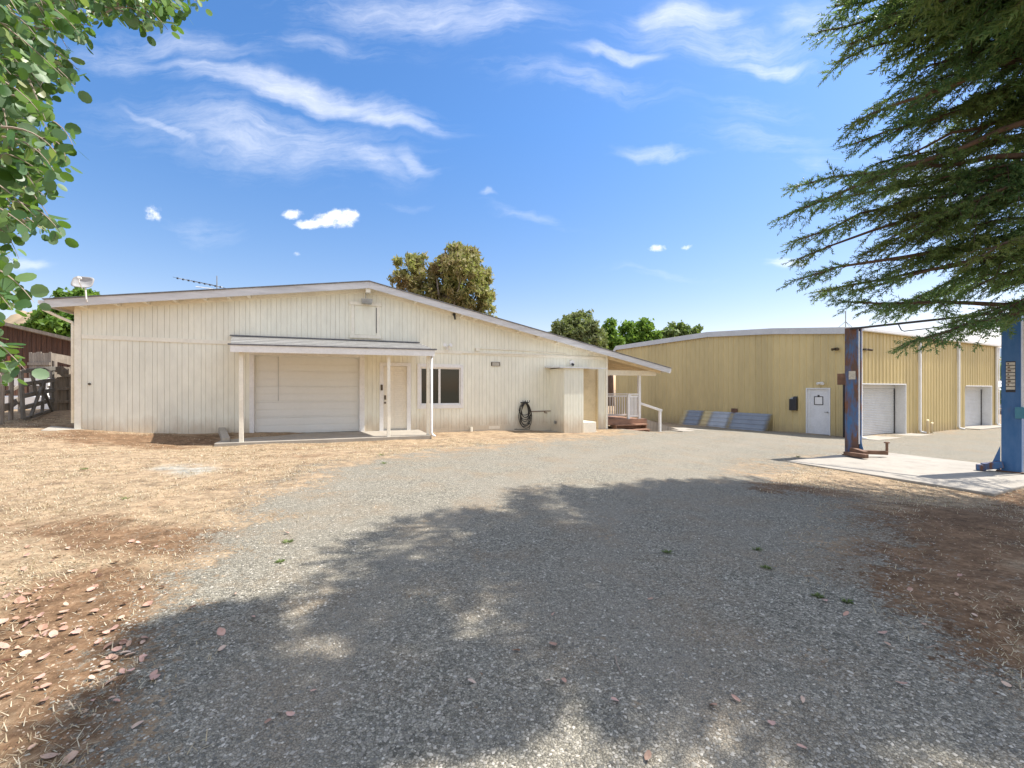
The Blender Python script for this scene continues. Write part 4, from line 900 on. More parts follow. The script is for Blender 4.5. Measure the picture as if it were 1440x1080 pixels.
# ------------------------------------------------------------------ vehicle lift on its slab
ZS = -.30
sA, sB, sC = Vector((6.16,10.24,0)), Vector((7.43,7.01,0)), Vector((10.7,8.75,0)); sD = sA + (sC - sB)
b = MB(); b.hexa([(*q.xy, -.7) for q in (sA, sB, sC, sD)], [(*q.xy, ZS) for q in (sA, sB, sC, sD)])
o = b.build('lift_slab', M['concrete'], None, bevel=.015); tag(o, kind='structure')
LL = Vector((8.31, 11.08, ZS)); LR = Vector((9.75, 8.86, ZS)); HL = 3.1
ld = (LR-LL).normalized(); lang = math.atan2(ld.y, ld.x)
o_ = sD - sA
lift = empty('vehicle_lift', LL, lang, label='old two post vehicle lift with blue rusting columns on a concrete slab', cat='vehicle lift')
span = (LR-LL).length
def column(x, sgn, mat, H, nm='column'):
    b = MB(); dp_, wd2, th = .27, .24, .012
    X = lambda q: x + sgn*q
    def bx(a, c, y0, y1, z0, z1): b.box(min(X(a), X(c)), max(X(a), X(c)), y0, y1, z0, z1)
    bx(-dp_/2, -dp_/2+th, -wd2/2, wd2/2, 0, H); bx(-dp_/2+th, dp_/2, -wd2/2, -wd2/2+th, 0, H); bx(-dp_/2+th, dp_/2, wd2/2-th, wd2/2, 0, H)
    bx(dp_/2-th, dp_/2, -wd2/2+th, -wd2/2+.06, 0, H); bx(dp_/2-th, dp_/2, wd2/2-.06, wd2/2-th, 0, H); bx(-dp_/2+th, dp_/2-th, -wd2/2+th, wd2/2-th, H-.012, H-.002)
    c = b.build(nm, mat, lift)
    b = MB(); bx(-.02, .08, -.07, .07, .15, H-.15); b.build('carriage', M['dark'], c)
    b = MB(); bx(-.18, .2, -.17, .17, .001, .022); c2 = b.build('base_plate', M['rust'], c)
    return c
cl1 = column(0, 1, M['postrust'], HL); cl2 = column(span, -1, M['postblue'], HL)
# camera-side gussets and arms
b = MB(); b.prism([(.14,.03),(.25,.03),(.14,.55)], 'y', -.05, -.035); b.build('gusset', M['postblue'], cl1)
b = MB(); b.prism([(span-.15,.03),(span-.30,.03),(span-.15,.5)], 'y', -.125, -.11); b.build('gusset', M['postblue'], cl2)
b = MB(); b.bar((-.06,-.3,.07), (.45,-.5,.07), .11, .09); b.bar((.2,-.16,.12), (.55,.35,.10), .10, .09); b.bar((.04,-.2,.16),(.35,-.30,.1),.14,.12); b.tube([(.55,.35,.05),(.55,.35,.34)], .03, 8); b.tube([(.55,.35,.33),(.55,.35,.36)], .06, 10)
b.build('lift_arm', M['rust'], cl1, bevel=.012)
b = MB(); b.bar((span-.12,-.14,.14), (span-.36,-.30,.08), .12, .13); b.tube([(span-.38,-.31,.005),(span-.38,-.31,.12)], .075, 10); b.build('lift_arm', M['postrust'], cl2, bevel=.012)
b = MB(); b.box(span+.06, span+.19, -.22, -.125, 1.05, 1.27); b.build('control_box', paint('teal_box', (.06,.22,.30), .5), cl2, bevel=.012)
b = MB(); b.bar((.0,-.16,HL-.03), (span-.13,-.02,HL+.02), .05, .045); b.build('cross_bar', M['dark'], lift)
b = MB(); b.tube([(.9,-.08,HL-.03),(.95,-.08,HL-.16),(1.0,-.08,HL-.19),(1.9,-.03,HL-.15),(2.0,-.03,HL-.02)], .012, 6); b.build('cable', M['dark'], lift)
b = MB(); b.box(-.32,-.14,-.07,.07,1.72,2.0); b.build('control_box', M['rust'], cl1, bevel=.01)
b = MB(); b.box(-.05,.09,-.1228,-.1208,1.85,2.05); b.build('sticker', M['sticker'], cl1)
b = MB(); b.tube([(.155,-.10,.3),(.155,-.10,HL-.1)], .014, 6); b.build('cable', M['whitemetal'], cl1)
b = MB(); b.tube([(span+.16,-.15,1.2),(span+.16,-.15,HL-.2)], .03, 8); b.tube([(span+.18,-.16,.02),(span+.2,-.17,1.0)], .022, 8); b.build('hydraulic_pipe', M['whitemetal'], cl2)
# worn vertical decal: pale letter blocks
z1 = 2.13
b = MB(); b.box(span-.075, span+.055, -.1226, -.1206, z1-.58, z1+.02); b.build('decal_backing', M['dark'], cl2)
for k in range(8):
    zz = z1 - k*.068; b = MB(); b.box(span-.07, span+.05, -.1246, -.1228, zz-.052, zz)
    dcl = b.build('decal_letter', M['sticker'], cl2)
    if k < 7:
        b = MB(); b.box(span-.05, span-.03+.012*(k % 3), -.1258, -.1247, zz-.04, zz-.012); b.build('letter_mark', M['rust'], dcl)

# ------------------------------------------------------------------ left yard: shed, fences, gate
gL = lambda px, Y: Vector(((px-CX)/F*Y, Y, float(gh((px-CX)/F*Y, Y))))
shed = empty('old_shed', (0,0,0), 0, label='dark brown weathered plank shed with a sloping roof behind the left yard fence', cat='shed')
P = lambda px, Y, z: ((px-CX)/F*Y, Y, z)
YS = 19.0
def shz(px): return EYE + (HY - (458.5 + (px-24)*.235))/F*YS
b = MB(); px = -90.0
while px < 150:
    q = px + random.uniform(5, 8); b.add([P(px,YS,.2), P(q-.5,YS,.2), P(q-.5,YS,shz(q)-.05), P(px,YS,shz(px)-.05), P(px,YS+.03,.2), P(q-.5,YS+.03,.2), P(q-.5,YS+.03,shz(q)-.05), P(px,YS+.03,shz(px)-.05)], [(0,1,2,3),(0,4,7,3),(1,5,6,2)]); px = q
b.add([P(-90,YS+.04,.2),P(150,YS+.04,.2),P(150,YS+.04,shz(150)-.06),P(-90,YS+.04,shz(-90)-.06),P(-90,YS+6,.2),P(150,YS+6,.2),P(150,YS+6,shz(150)-1.9),P(-90,YS+6,shz(-90)-1.9)], [(0,1,2,3),(4,5,6,7),(0,4,7,3),(1,5,6,2)])
b.build('wall', M['darkwood'], shed)
b = MB(); x0, x1 = P(-110,YS,0)[0], P(170,YS,0)[0]; b.hexa([(x0,YS-.4,shz(-110)-.04),(x1,YS-.4,shz(170)-.04),(x1,YS+6.5,shz(170)-1.44),(x0,YS+6.5,shz(-110)-1.44)], [(x0,YS-.4,shz(-110)+.09),(x1,YS-.4,shz(170)+.09),(x1,YS+6.5,shz(170)-1.31),(x0,YS+6.5,shz(-110)-1.31)]); b.build('roof', M['oldwood'], shed)
def board_fence(name, pts, ztop, label, bw=.14, mat='oldwood', cat='fence', rails=2, jag=.03):
    r_ = empty(name, (0,0,0), 0, label=label, cat=cat); b = MB(); rl = MB(); pp = []
    for (a, za), (c, zc_) in zip(list(zip(pts, ztop))[:-1], list(zip(pts, ztop))[1:]):
        d = (c-a); L = d.length; n = max(1, int(L/bw)); d.normalize(); nrm_ = Vector((d.y, -d.x, 0))
        for i in range(n):
            u0, u1 = i/n, (i+1)/n - .06/n; p_ = a.lerp(c, u0); q_ = a.lerp(c, u1); z = za + (zc_-za)*u0 + random.uniform(-jag, jag); th = nrm_*.022; lean_ = d*random.uniform(-.015,.015)
            b.hexa([p_, q_, q_+th, p_+th], [Vector((p_.x,p_.y,z))+lean_, Vector((q_.x,q_.y,z-random.uniform(0,.02)))+lean_, Vector((q_.x,q_.y,z))+th+lean_, Vector((p_.x,p_.y,z))+th+lean_])
        for k in range(rails):
            f_ = .2 + .6*k/max(1, rails-1); ra = Vector((a.x,a.y,a.z+(za-a.z)*f_)) + nrm_*.05; rc = Vector((c.x,c.y,c.z+(zc_-c.z)*f_)) + nrm_*.05; rl.bar(ra, rc, .04, .09)
        pp += [(a, za), (c, zc_)]
    b.build('board_panel', M[mat], r_); rl.build('rail', M[mat], r_); seen = set()
    for a, za in pp:
        if (round(a.x,2), round(a.y,2)) in seen: continue
        seen.add((round(a.x,2), round(a.y,2))); k = MB(); k.box(a.x-.05, a.x+.05, a.y+.03, a.y+.13, a.z-.3, za-.05); k.build('post', M[mat], r_)
    return r_
def zy(py, Y): return EYE + (HY-py)/F*Y
board_fence('board_fence', [gL(42,15.5), gL(73,15.0)], [zy(496,15.5), zy(496,15)], 'tall grey weathered board fence panel behind the leaning gate')
board_fence('board_fence', [gL(72,14.0), gL(93,14.6), gL(118,15.3)], [zy(516,14), zy(516,14.6), zy(516,15.3)], 'weathered board fence section close to the cream building corner', rails=3)
b = MB(); b.hexa([W3(73,507,13.8),W3(110,516,14.6),W3(110,516,14.7),W3(73,507,13.9)], [W3(72,496,13.8),W3(110,503,14.6),W3(110,503,14.7),W3(72,496,13.9)]); o = b.build('top_board', M['oldwood']); tag(o, 'wide pale plank nailed along the fence top beside the building corner', 'plank')
lf = empty('rail_fence', (0,0,0), 0, label='rough brown post and rail fence at the far left under the leaves', cat='fence')
for px, Y in ((2,11.5),(15,12.2),(-30,11.0),(28,13.5)):
    g_ = gL(px, Y); k = MB(); k.tube([(g_.x,g_.y,g_.z-.2),(g_.x+.02,g_.y,g_.z+1.25)], .05, 7); k.build('post', M['oldwood'], lf)
for z0, hh in ((.35,.2),(.75,.09),(1.2,.07)):
    b = MB(); a = gL(-30,11.0); c = gL(15,12.2); e = gL(28,13.5); b.bar((a.x,a.y-.06,a.z+z0),(c.x,c.y-.06,c.z+z0), .03, hh); b.bar((c.x,c.y-.06,c.z+z0),(e.x,e.y-.06,e.z+z0), .03, hh); b.build('rail', M['oldwood'], lf)
board_fence('board_fence', [gL(-60,14.5), gL(30,15.8)], [zy(512,14.5), zy(512,15.8)], 'dark low board fence in shade behind the rail fence at far left', mat='darkwood')
# leaning gate
gate = empty('farm_gate', (0,0,0), 0, label='grey five bar gate propped at an angle in front of the board fence', cat='gate')
Ya, Yb = 12.0, 13.9; A = [W3(35,589,Ya), W3(75,576,Yb), W3(76.5,518,Yb), W3(32,522,Ya)]
for z in (0, .24, .48, .72, 1.0):
    b = MB(); b.bar(A[0].lerp(A[3], z), A[1].lerp(A[2], z), .05, .11 if z else .08); b.build('bar', M['gategrey'], gate)
for u in (0, .98):
    b = MB(); b.bar(A[0].lerp(A[1], u)+Vector((0,-.04,0)), A[3].lerp(A[2], u)+Vector((0,-.04,0)), .07, .06); b.build('stile', M['gategrey'], gate)
for a, c in (((.12,.02),(.55,.72)), ((.5,.0),(.62,1.0)), ((.88,.0),(.45,.72)), ((.3,.48),(.2,1.0))):
    b = MB(); b.bar(A[0].lerp(A[1],a[0]).lerp(A[3].lerp(A[2],a[0]),a[1])+Vector((0,.05,0)), A[0].lerp(A[1],c[0]).lerp(A[3].lerp(A[2],c[0]),c[1])+Vector((0,.05,0)), .06, .07); b.build('brace', M['gategrey'], gate)
tl = empty('white_trough', (0,0,0), 0, label='white plastic trough and sheeting lying behind the leaning gate', cat='trough'); g_ = gL(40, 15.0)
b = MB(); b.box(g_.x-1.0, g_.x+.9, 14.8, 15.3, g_.z-.1, g_.z+.42); b.build('trough_body', M['tarp'], tl, bevel=.04)
b = MB(); b.box(g_.x-.9, g_.x+.75, 14.9, 15.0, g_.z+.75, g_.z+1.0); b.box(g_.x-.85, g_.x-.8, 14.92, 14.98, g_.z, g_.z+.75); b.box(g_.x+.65, g_.x+.7, 14.92, 14.98, g_.z, g_.z+.75); b.build('side_panel', M['tarp'], tl)
b = MB(); c = W3(19, 508, 13.0); b.tube([c-Vector((0,0,.14)), c+Vector((0,0,.14))], [.1,.12], 10); o = b.build('red_bucket', paint('red_bucket_paint', (.30,.08,.05), .7)); tag(o, 'small red bucket on the rail fence at far left', 'bucket')

# ------------------------------------------------------------------ trees
def crown(lobes, n, size, drop=0.0, asp=1.0):
    """leaf-clump quads through overlapping lobes; lobes: (centre, radii)"""
    wts = np.array([r[0]*r[1]*r[2] for _, r in lobes])**.67; wts /= wts.sum(); pick = rng.choice(len(lobes), n, p=wts)
    C = np.array([tuple(c) for c, _ in lobes])[pick]; RD = np.array([r for _, r in lobes])[pick]
    d = rng.normal(size=(n,3)); d /= np.linalg.norm(d, axis=1)[:,None]; rad = rng.random(n)**.42
    # sub-clumps: pull leaves toward a few hundred clump centres so gaps open between them
    c = C + d*RD*rad[:,None]; ncl = max(12, n//75); ctr = c[rng.choice(n, ncl)]
    own = np.concatenate([np.argmin(((ch[:,None]-ctr[None])**2).sum(-1), 1) for ch in np.array_split(c, max(1, n//2000))])
    c = c*.42 + ctr[own]*.58 + rng.normal(size=(n,3))*size*.5
    a = rng.normal(size=(n,3)); a[:,2] -= drop; a /= np.linalg.norm(a, axis=1)[:,None]; e = np.cross(a, rng.normal(size=(n,3))); e /= np.linalg.norm(e, axis=1)[:,None]
    s = size*(.5+rng.random(n))[:,None]; a = a*s*.5*asp; e = e*s*.5/asp
    return np.stack([c-a, c-e*.7+a*.1, c+a, c+e*.7+a*.1], 1).reshape(-1,3)
def far_tree(name, label, Y, blobs, trunk_px, mat, n, size, bark='bark', drop=0.0, asp=1.0, group=None, limbs=True):
    """blobs: (px, py, rx_px, ry_px, depth offset); everything at its own distance Y"""
    gx = (trunk_px-CX)/F*Y; gz = float(gh(gx, Y)); r_ = empty(name, (gx, Y, gz), 0, label=label, cat='tree', group=group); O = Vector((gx, Y, gz))
    lobes = [(W3(px, py, Y+dy)-O, (rx/F*Y, (rx+ry)/2/F*Y, ry/F*Y)) for px, py, rx, ry, dy in blobs]
    npmesh('crown', crown(lobes, n, size, drop, asp), 4, mat, r_)
    top = max(c.z for c, _ in lobes); b = MB(); tr_ = top*.028+.08
    b.tube([(0,0,-.2),(.05,.05,top*.35),(0,.1,top*.7),(.1,0,top)], [tr_*1.3,tr_,tr_*.6,tr_*.15], 8)
    for c, rd in lobes: b.tube([(0,.05,top*.3+random.random()*top*.15), (c.x*.45, c.y*.5, c.z*.72), (c.x, c.y, c.z)], [tr_*.5,tr_*.3,tr_*.06], 6)
    b.build('trunk', M[bark], r_, smooth=True); return r_
M['euc_far'] = foliage('gum_leaves', [(.17,.19,.06),(.29,.29,.10),(.40,.36,.15),(.50,.42,.21)], .45, patch=(.35,(.32,.22,.12)))
M['olive'] = foliage('olive_leaves', [(.11,.14,.05),(.19,.22,.09),(.28,.30,.14)], .35)
M['bright'] = foliage('fresh_leaves', [(.07,.14,.025),(.13,.24,.04),(.2,.33,.07)], .4)
M['bright2'] = foliage('walnut_leaves', [(.07,.15,.02),(.14,.27,.04),(.25,.40,.075)], .45)
M['bamboo'] = foliage('pale_leaves', [(.09,.15,.04),(.16,.23,.07),(.25,.32,.12)], .35)
Y_ = 46
far_tree('gum_tree', 'tall olive brown gum tree rising behind the ridge of the cream building', Y_,
  [(570,388,22,30,0),(583,372,20,22,1),(590,410,28,30,0),(612,375,12,16,-1),(625,395,25,35,1),(640,362,22,18,0),(650,385,32,34,-2),(663,372,18,25,1),(655,420,42,28,0),(680,400,16,28,1),(684,425,13,25,-1),(605,428,40,25,0),(642,350,11,9,0),(660,355,10,10,0),(640,455,50,30,0)],
  625, M['euc_far'], 26000, .34, 'palebark', .8, 1.5)
far_tree('olive_tree', 'rounded grey green tree behind the right end of the cream building roof', 42, [(800,462,26,20,0),(815,452,22,17,1),(832,468,18,20,-1),(790,475,20,18,0),(812,480,38,25,0),(845,478,10,18,0)], 812, M['olive'], 13000, .28, 'bark', .2, 1.3)
far_tree('leafy_tree', 'narrow bright green tree between the grey green tree and the warehouse roof', 48, [(857,470,11,20,0),(860,460,7,11,0),(852,482,14,16,0),(868,485,12,16,0)], 858, M['bright2'], 3500, .32)
far_tree('leafy_tree', 'bright green twin topped tree just above the left end of the warehouse roof', 50, [(885,470,13,20,0),(880,460,8,9,0),(907,466,14,18,0),(905,457,8,8,1),(895,485,28,16,0),(922,478,8,12,0)], 895, M['bright2'], 6500, .34)
far_tree('leafy_tree', 'darker green spreading tree lowest on the warehouse roof line', 52, [(940,468,14,12,0),(952,464,16,10,0),(968,468,14,9,0),(960,480,30,12,0),(980,466,7,7,0)], 958, M['bamboo'], 5000, .34)
far_tree('walnut_tree', 'sunlit green tree behind the brown shed at left', 30, [(95,418,14,9,0),(118,415,16,9,1),(80,445,22,18,0),(95,460,28,18,-1),(62,455,16,16,0),(130,440,26,22,0),(100,435,25,20,2),(45,470,20,16,0),(160,460,20,20,0)], 95, M['bright2'], 14000, .30)
far_tree('yard_tree', 'green tree at the right edge beyond the warehouse corner', 42, [(1425,520,14,20,0),(1440,530,16,40,1),(1455,510,18,30,0),(1422,555,14,18,0),(1470,560,20,25,0)], 1440, M['bright'], 8000, .3)
far_tree('yard_tree', 'dark green tree behind the white house at the right edge', 60, [(1400,520,20,14,0),(1440,505,30,14,0),(1420,545,30,20,0),(1480,520,30,20,0)], 1420, M['bamboo'], 7000, .42)
# house, fence and hills at the edges
nh = empty('white_house', (0,0,0), 0, label='small white house with a pale roof beyond the warehouse corner', cat='house'); YH = 48
x0 = (1404-CX)/F*YH; b = MB(); b.box(x0, x0+9, YH, YH+6, -1.2, zy(552,YH)); b.build('wall', M['paleblue'], nh)
b = MB(); b.hexa([(x0-.4,YH-.5,zy(553,YH)),(x0+9.4,YH-.5,zy(553,YH)),(x0+9.4,YH+6.5,zy(553,YH)),(x0-.4,YH+6.5,zy(553,YH))], [(x0+.0,YH+2.5,zy(535,YH)),(x0+9,YH+2.5,zy(535,YH)),(x0+9,YH+3.5,zy(535,YH)),(x0+.0,YH+3.5,zy(535,YH))]); b.build('roof', M['white'], nh)
board_fence('board_fence', [Vector(((1395-CX)/F*34, 34, -.9)), Vector(((1500-CX)/F*34, 34, -.9))], [zy(577,34), zy(575,34)], 'red brown board fence past the far corner of the warehouse', mat='darkwood')
def hill(name, px0, px1, top, Y, cx_, mat):
    n = 60; m_ = 14; vs = []; fs = []
    for j in range(m_+1):
        for i in range(n+1):
            px = px0 + (px1-px0)*i/n; u = (px-cx_)/((px1-px0)/2); h = max(0, math.cos(min(1.57, abs(u)*1.57)))**.9; r_ = math.sin(j/m_*math.pi)
            vs.append(((px-CX)/F*Y*(1+.0*j), Y*(1+.5*j/m_), -4 + ((HY-top)/F*Y*1.25+6)*h*r_*(1+.06*math.sin(i*1.7+j)+.04*math.sin(i*.6+j*2.1))))
    for j in range(m_):
        for i in range(n): a = j*(n+1)+i; fs.append((a, a+1, a+n+2, a+n+1))
    b = MB(); b.add(vs, fs); o = b.build(name, mat, None, smooth=True); tag(o, kind='structure')
M['hilldry'] = paint('dry_hill_grass', (.36,.27,.18), .95, .25, .02, dirt=(.16,.16,.08), dirt_amt=.7)
M['hillhaze'] = paint('far_hill_haze', (.10,.145,.20), .95, .2, .01)  # distance haze over the wooded hills mixed into the base colour
hill('hill', -420, 110, 441, 260, -60, M['hilldry'])
hill('far_hills', 1150, 2300, 489, 1900, 1700, M['hillhaze'])

# ---- cedar at the right: limbs, branchlets, needle sprays
CT = Vector((10.9, 6.3, float(gh(10.9, 6.3))))
cedar = empty('cedar_tree', CT, 0, label='large dark green cedar with drooping layered limbs hanging in from the right', cat='tree')
tv = []; limbs = MB(); needles_tri = []
def needle_spray(P0, D, L):
    """one needle-clad twig: rows of thin pointed blades around a short axis"""
    sprays.append((P0, D, L))
sprays = []
def bez(a, b, c, t): return a*(1-t)**2 + b*2*t*(1-t) + c*t*t
def limb(start, tip, sag=.35, r0=.05, width=1.0, dens=1.0, big=1.0, lift=1.0, t0=.28):
    mid = start.lerp(tip, .5) + Vector((random.uniform(-.3,.3), random.uniform(-.6,.6), sag + random.uniform(-.3,.3))); L = (tip-start).length
    n = 12; wob = [Vector((random.gauss(0,.035), random.gauss(0,.035), random.gauss(0,.03))) for _ in range(n+1)]
    pts = [bez(start, mid, tip, i/n) + wob[i]*min(1, 3*i/n) for i in range(n+1)]
    limbs.tube(pts, [r0*(1-i/n*.9)+.004 for i in range(n+1)], 6, False)
    k = int(L*10.0*dens); ph = random.random()*6.28; fr = random.uniform(1.2, 2.2)
    for j in range(k):
        t = t0 + (1-t0)*((j+random.random())/k)
        if t < .9 and math.sin(t*L*fr + ph) < -.55: continue      # bare stretches between the pads
        i0 = min(n-1, int(t*n)); p = pts[i0].lerp(pts[i0+1], t*n-i0); d = (pts[i0+1]-pts[i0]).normalized()
        side = Vector((-d.y, d.x, 0)).normalized()*(1 if j % 2 else -1)
        bl = width*(.30 + .70*min(1, (1-t)*4.0))*random.uniform(.5, 1.1)*min(1, .45+(t-t0)*3)
        dirb = (d*random.uniform(.25,.9) + side*random.uniform(.35,1.0) + Vector((0,0,random.uniform(-.30,.22)*lift))).normalized()
        e = p + dirb*bl + Vector((0,0,-.22*bl)); m_ = p.lerp(e, .5) + Vector((0,0,.10*bl))
        limbs.tube([p, m_, e], [.009,.006,.003], 4, False)
        q = max(3, int(bl*20)); dd = (e-p).normalized(); sv = dd.cross(Vector((0,0,1))).normalized()
        for i in range(q):
            u = (i+.6)/q; s = bez(p, m_, e, u); sd_ = sv*(1 if i % 2 else -1)
            tl_ = (.08 + .13*(1-u*.6))*random.uniform(.7,1.25)*big
            sprays.append((s, (dd*random.uniform(.3,1.0) + sd_*random.uniform(.2,.8) + Vector((0,0,random.uniform(-.45,.55)))).normalized(), tl_, big))
        sprays.append((e, (dirb+Vector((0,0,-.35))).normalized(), .16*big, big))
    for q in (.0,.12,.24,.36,.48): sprays.append((tip-(tip-mid).normalized()*q, (tip-mid).normalized(), .20, big))
def off(v): return v - CT
vis = [(1146,48,7.2),(1175,95,7.5),(1180,8,6.8),(1190,60,7.0),(1228,150,7.8),(1192,205,7.0),(1200,250,7.8),(1195,175,6.4),(1104,303,6.9),(1118,262,7.3),(1118,338,7.5),(1150,285,7.8),(1122,392,7.0),(1118,365,7.6),(1150,410,7.8),(1190,425,7.4),(1215,405,7.0),(1290,478,6.7),
       (1250,435,7.9),(1335,455,7.2),(1400,440,6.7),(1300,360,7.1),(1380,400,6.5),(1250,330,6.6),(1340,300,7.0),(1290,220,7.4),(1370,200,6.6),(1260,110,6.9),(1340,80,7.3),(1400,130,6.4),(1250,20,6.5),(1420,340,8.2),(1340,160,8.2),(1400,250,7.6),(1420,60,6.3),(1300,420,8.3),(1260,260,8.3),(1380,360,5.9),(1310,20,8),(1260,60,7.6),(1300,120,7.0),(1350,40,6.6),(1400,180,7.4),(1330,200,7.6),(1290,150,8.0),(1390,290,7.0),(1350,340,7.4),(1310,330,6.6),(1420,400,7.6),(1360,250,8.0),(1270,40,7.0),(1240,230,7.1),(1410,20,7.8),(1225,300,7.2),(1215,355,7.0),(1245,385,7.3),(1280,300,6.9),(1320,250,6.8),(1270,180,7.4)]
for px, py, Y in vis:
    tip = W3(px, py, Y); st = Vector((CT.x+random.uniform(-.15,.15), CT.y+random.uniform(-.15,.15), min(tip.z + random.uniform(-.3, 1.7), 9.5)))
    limb(off(st), off(tip), random.uniform(.15,.5), .035+.006*(st-tip).length, .85 if px > 1200 else .62, 1.0, 1.0)
# limbs over the drive, outside the picture: they cast its shade
SH = Vector((SUNV.x/SUNV.z, SUNV.y/SUNV.z, 1))
over = [(450,862,6.9,.5),(470,955,6.9,.62),(440,838,7.0,.2),(480,775,7.1,.2),(560,742,7.2,.2),(640,728,7.2,.2),(720,712,7.1,.2),(800,702,7.0,.2),(880,696,6.6,.2),(225,905,7.2,.91),(180,985,7.3,.92),(560,800,6.6,.35),(640,795,6.7,.3),(700,790,6.4,.2),(760,770,6.2,.2),(850,760,6.0,.2),
        (850,880,6.3,.3),(790,960,6.7,.35),(950,820,6.0,.2),(930,940,6.3,.2),(960,1060,6.5,.25),(600,985,6.9,.9),(200,1050,7.6,.92),(420,1010,7.0,.93),
        (1080,860,6.0,.2),(1100,980,6.3,.2),(1200,1070,6.4,.2),(1250,950,6.1,.2),(1380,1050,6.2,.2),(1000,760,5.8,.2),(1100,800,5.6,.2),(1200,850,5.7,.2),(1350,900,5.9,.2),(960,700,5.7,.2),(1050,710,5.6,.2),(1150,720,5.5,.2),(1300,730,5.4,.2)]
for px, py, h, t0_ in over:
    x, y, z = G(px, py); tip = Vector((x, y, z)) + SH*h
    st = Vector((CT.x, CT.y, h + random.uniform(.6, 2.0)))
    limb(off(st), off(tip), random.uniform(.2,.6), .05, 1.0 if t0_ < .5 else .75, .85, 1.7, .6, t0_)
for i in range(26):      # far side and top of the tree
    a = random.uniform(-1.4, 1.4); h = random.uniform(3.4, 11); L = random.uniform(3, 5.5)*(1-h/15); st = Vector((0,0,h)); limb(st, st+Vector((math.cos(a)*L, math.sin(a)*L, -random.uniform(.2,1.2))), .3, .05, 1.0, .6)
limbs.tube([(0,0,-.3),(.05,0,1.5),(-.05,.05,5),(.05,0,9),(0,0,12.5)], [.48,.36,.26,.15,.03], 12)
limbs.build('trunk', M['bark'], cedar, smooth=True)
S0 = np.array([tuple(q[0]) for q in sprays]); SD = np.array([tuple(q[1]) for q in sprays]); SLn = np.array([q[2] for q in sprays]); SB = np.array([q[3] for q in sprays]); ns_ = len(S0)
K = 13; out = []
tmp = rng.normal(size=(ns_,3)); U = np.cross(SD, tmp); U /= np.linalg.norm(U, axis=1)[:,None]; V = np.cross(SD, U)
for k in range(K):
    u = (k+.5)/K; ang = k*2.4 + rng.random(ns_)*.8; rd = U*np.cos(ang)[:,None] + V*np.sin(ang)[:,None]
    base = S0 + SD*(SLn*u)[:,None]; nl = (.042+.022*rng.random(ns_))*(1.15-.4*u)*SB; dirn = SD*.75 + rd*.75; tip = base + dirn*nl[:,None]
    wv = np.cross(dirn, rng.normal(size=(ns_,3))); wv /= np.linalg.norm(wv, axis=1)[:,None]; wv *= (.0085*SB)[:,None]
    out.append(np.stack([base-wv, base+wv, tip], 1))
tri = np.stack(out, 1).reshape(-1,3)
M['needle'] = foliage('cedar_needles', [(.055,.135,.055),(.085,.19,.075),(.125,.235,.095),(.22,.29,.115)], .42, .5, patch=(.7,(.15,.19,.06)))
npmesh('crown', tri, 3, M['needle'], cedar)
print('sprays', ns_)

# ---- silver dollar gum at the left edge
ET = Vector((-5.6, 3.0, float(gh(-5.6, 3.0))))
gum = empty('round_leaf_gum', ET, 0, label='round leaved blue green gum tree hanging in at the upper left corner', cat='tree')
env = [(0,-40),(300,-40),(292,8),(262,24),(238,50),(205,48),(150,30),(110,75),(104,125),(78,150),(70,200),(100,228),(72,262),(62,300),(88,332),(70,345),(30,340),(34,395),(48,425),(30,455),(30,505),(38,525),(0,560),(-120,560),(-120,-40)]
def in_env(px, py):
    c = False; n = len(env)
    for i in range(n):
        (x1, y1), (x2, y2) = env[i], env[(i+1) % n]
        if (y1 > py) != (y2 > py) and px < (x2-x1)*(py-y1)/(y2-y1)+x1: c = not c
    return c
tw = MB(); leaves = []; faces_ = []; lv = []
def twig(tip, st, k, rleaf):
    mid = st.lerp(tip, .5) + Vector((random.uniform(-.06,.06), random.uniform(-.06,.06), .08)); pts = [bez(st, mid, tip, i/6) for i in range(7)]
    tw.tube([p - ET for p in pts], [.0045*(1-i/6)+.0012 for i in range(7)], 4, False)
    for j in range(k):
        t = .12 + .88*(j/(k-1)); p = bez(st, mid, tip, t); d = (tip-st).normalized(); a = j*2.4 + random.random()
        o = d.orthogonal().normalized(); o2 = d.cross(o); out_ = (o*math.cos(a)+o2*math.sin(a) + d*.5 + Vector((0,0,-.55))).normalized()
        r = rleaf*random.uniform(.6, 1.15)*(1-.35*t); c = p + out_*(r*1.25+.012); nrm_ = (out_.cross(Vector((random.gauss(0,1),random.gauss(0,1),random.gauss(0,1)))).normalized())
        e2 = nrm_.cross(out_).normalized(); m_ = 10; fold = random.uniform(-.25,.35)
        base = len(lv); lv.append(tuple(c-ET))
        for q in range(m_):
            an = 2*math.pi*q/m_; x = r*math.cos(an)*(1.04 if math.cos(an) > 0 else 1); y = r*.92*math.sin(an); lv.append(tuple(c + out_*x + e2*y + nrm_*(abs(y)*fold) - ET))
        for q in range(m_): faces_.append((base, base+1+q, base+1+(q+1) % m_))
cnt = 0; tries = 0
while cnt < 390 and tries < 20000:
    tries += 1
    px, py = random.uniform(-110, 300), random.uniform(-40, 560)
    if not in_env(px, py) : continue
    edge = in_env(px+34, py) and in_env(px, py+26)
    if px < 20 and random.random() < .35: continue
    Y = random.uniform(1.9, 3.3) if px < 120 else random.uniform(2.4, 3.0)
    tip = W3(px, py, Y); st = tip + Vector((random.uniform(-.42,-.15), random.uniform(-.15,.2), random.uniform(.05,.36)))
    if not in_env((st.x/st.y)*F+CX, max(-39, HY-(st.z-EYE)/st.y*F)): 
        st = tip + Vector((random.uniform(-.35,-.2), 0, random.uniform(.1,.2))) if px < 120 else tip + Vector((random.uniform(-.1,.05), .1, random.uniform(.25,.4)))
    twig(tip, st, random.randint(9, 13), .037); cnt += 1
cnt = 0
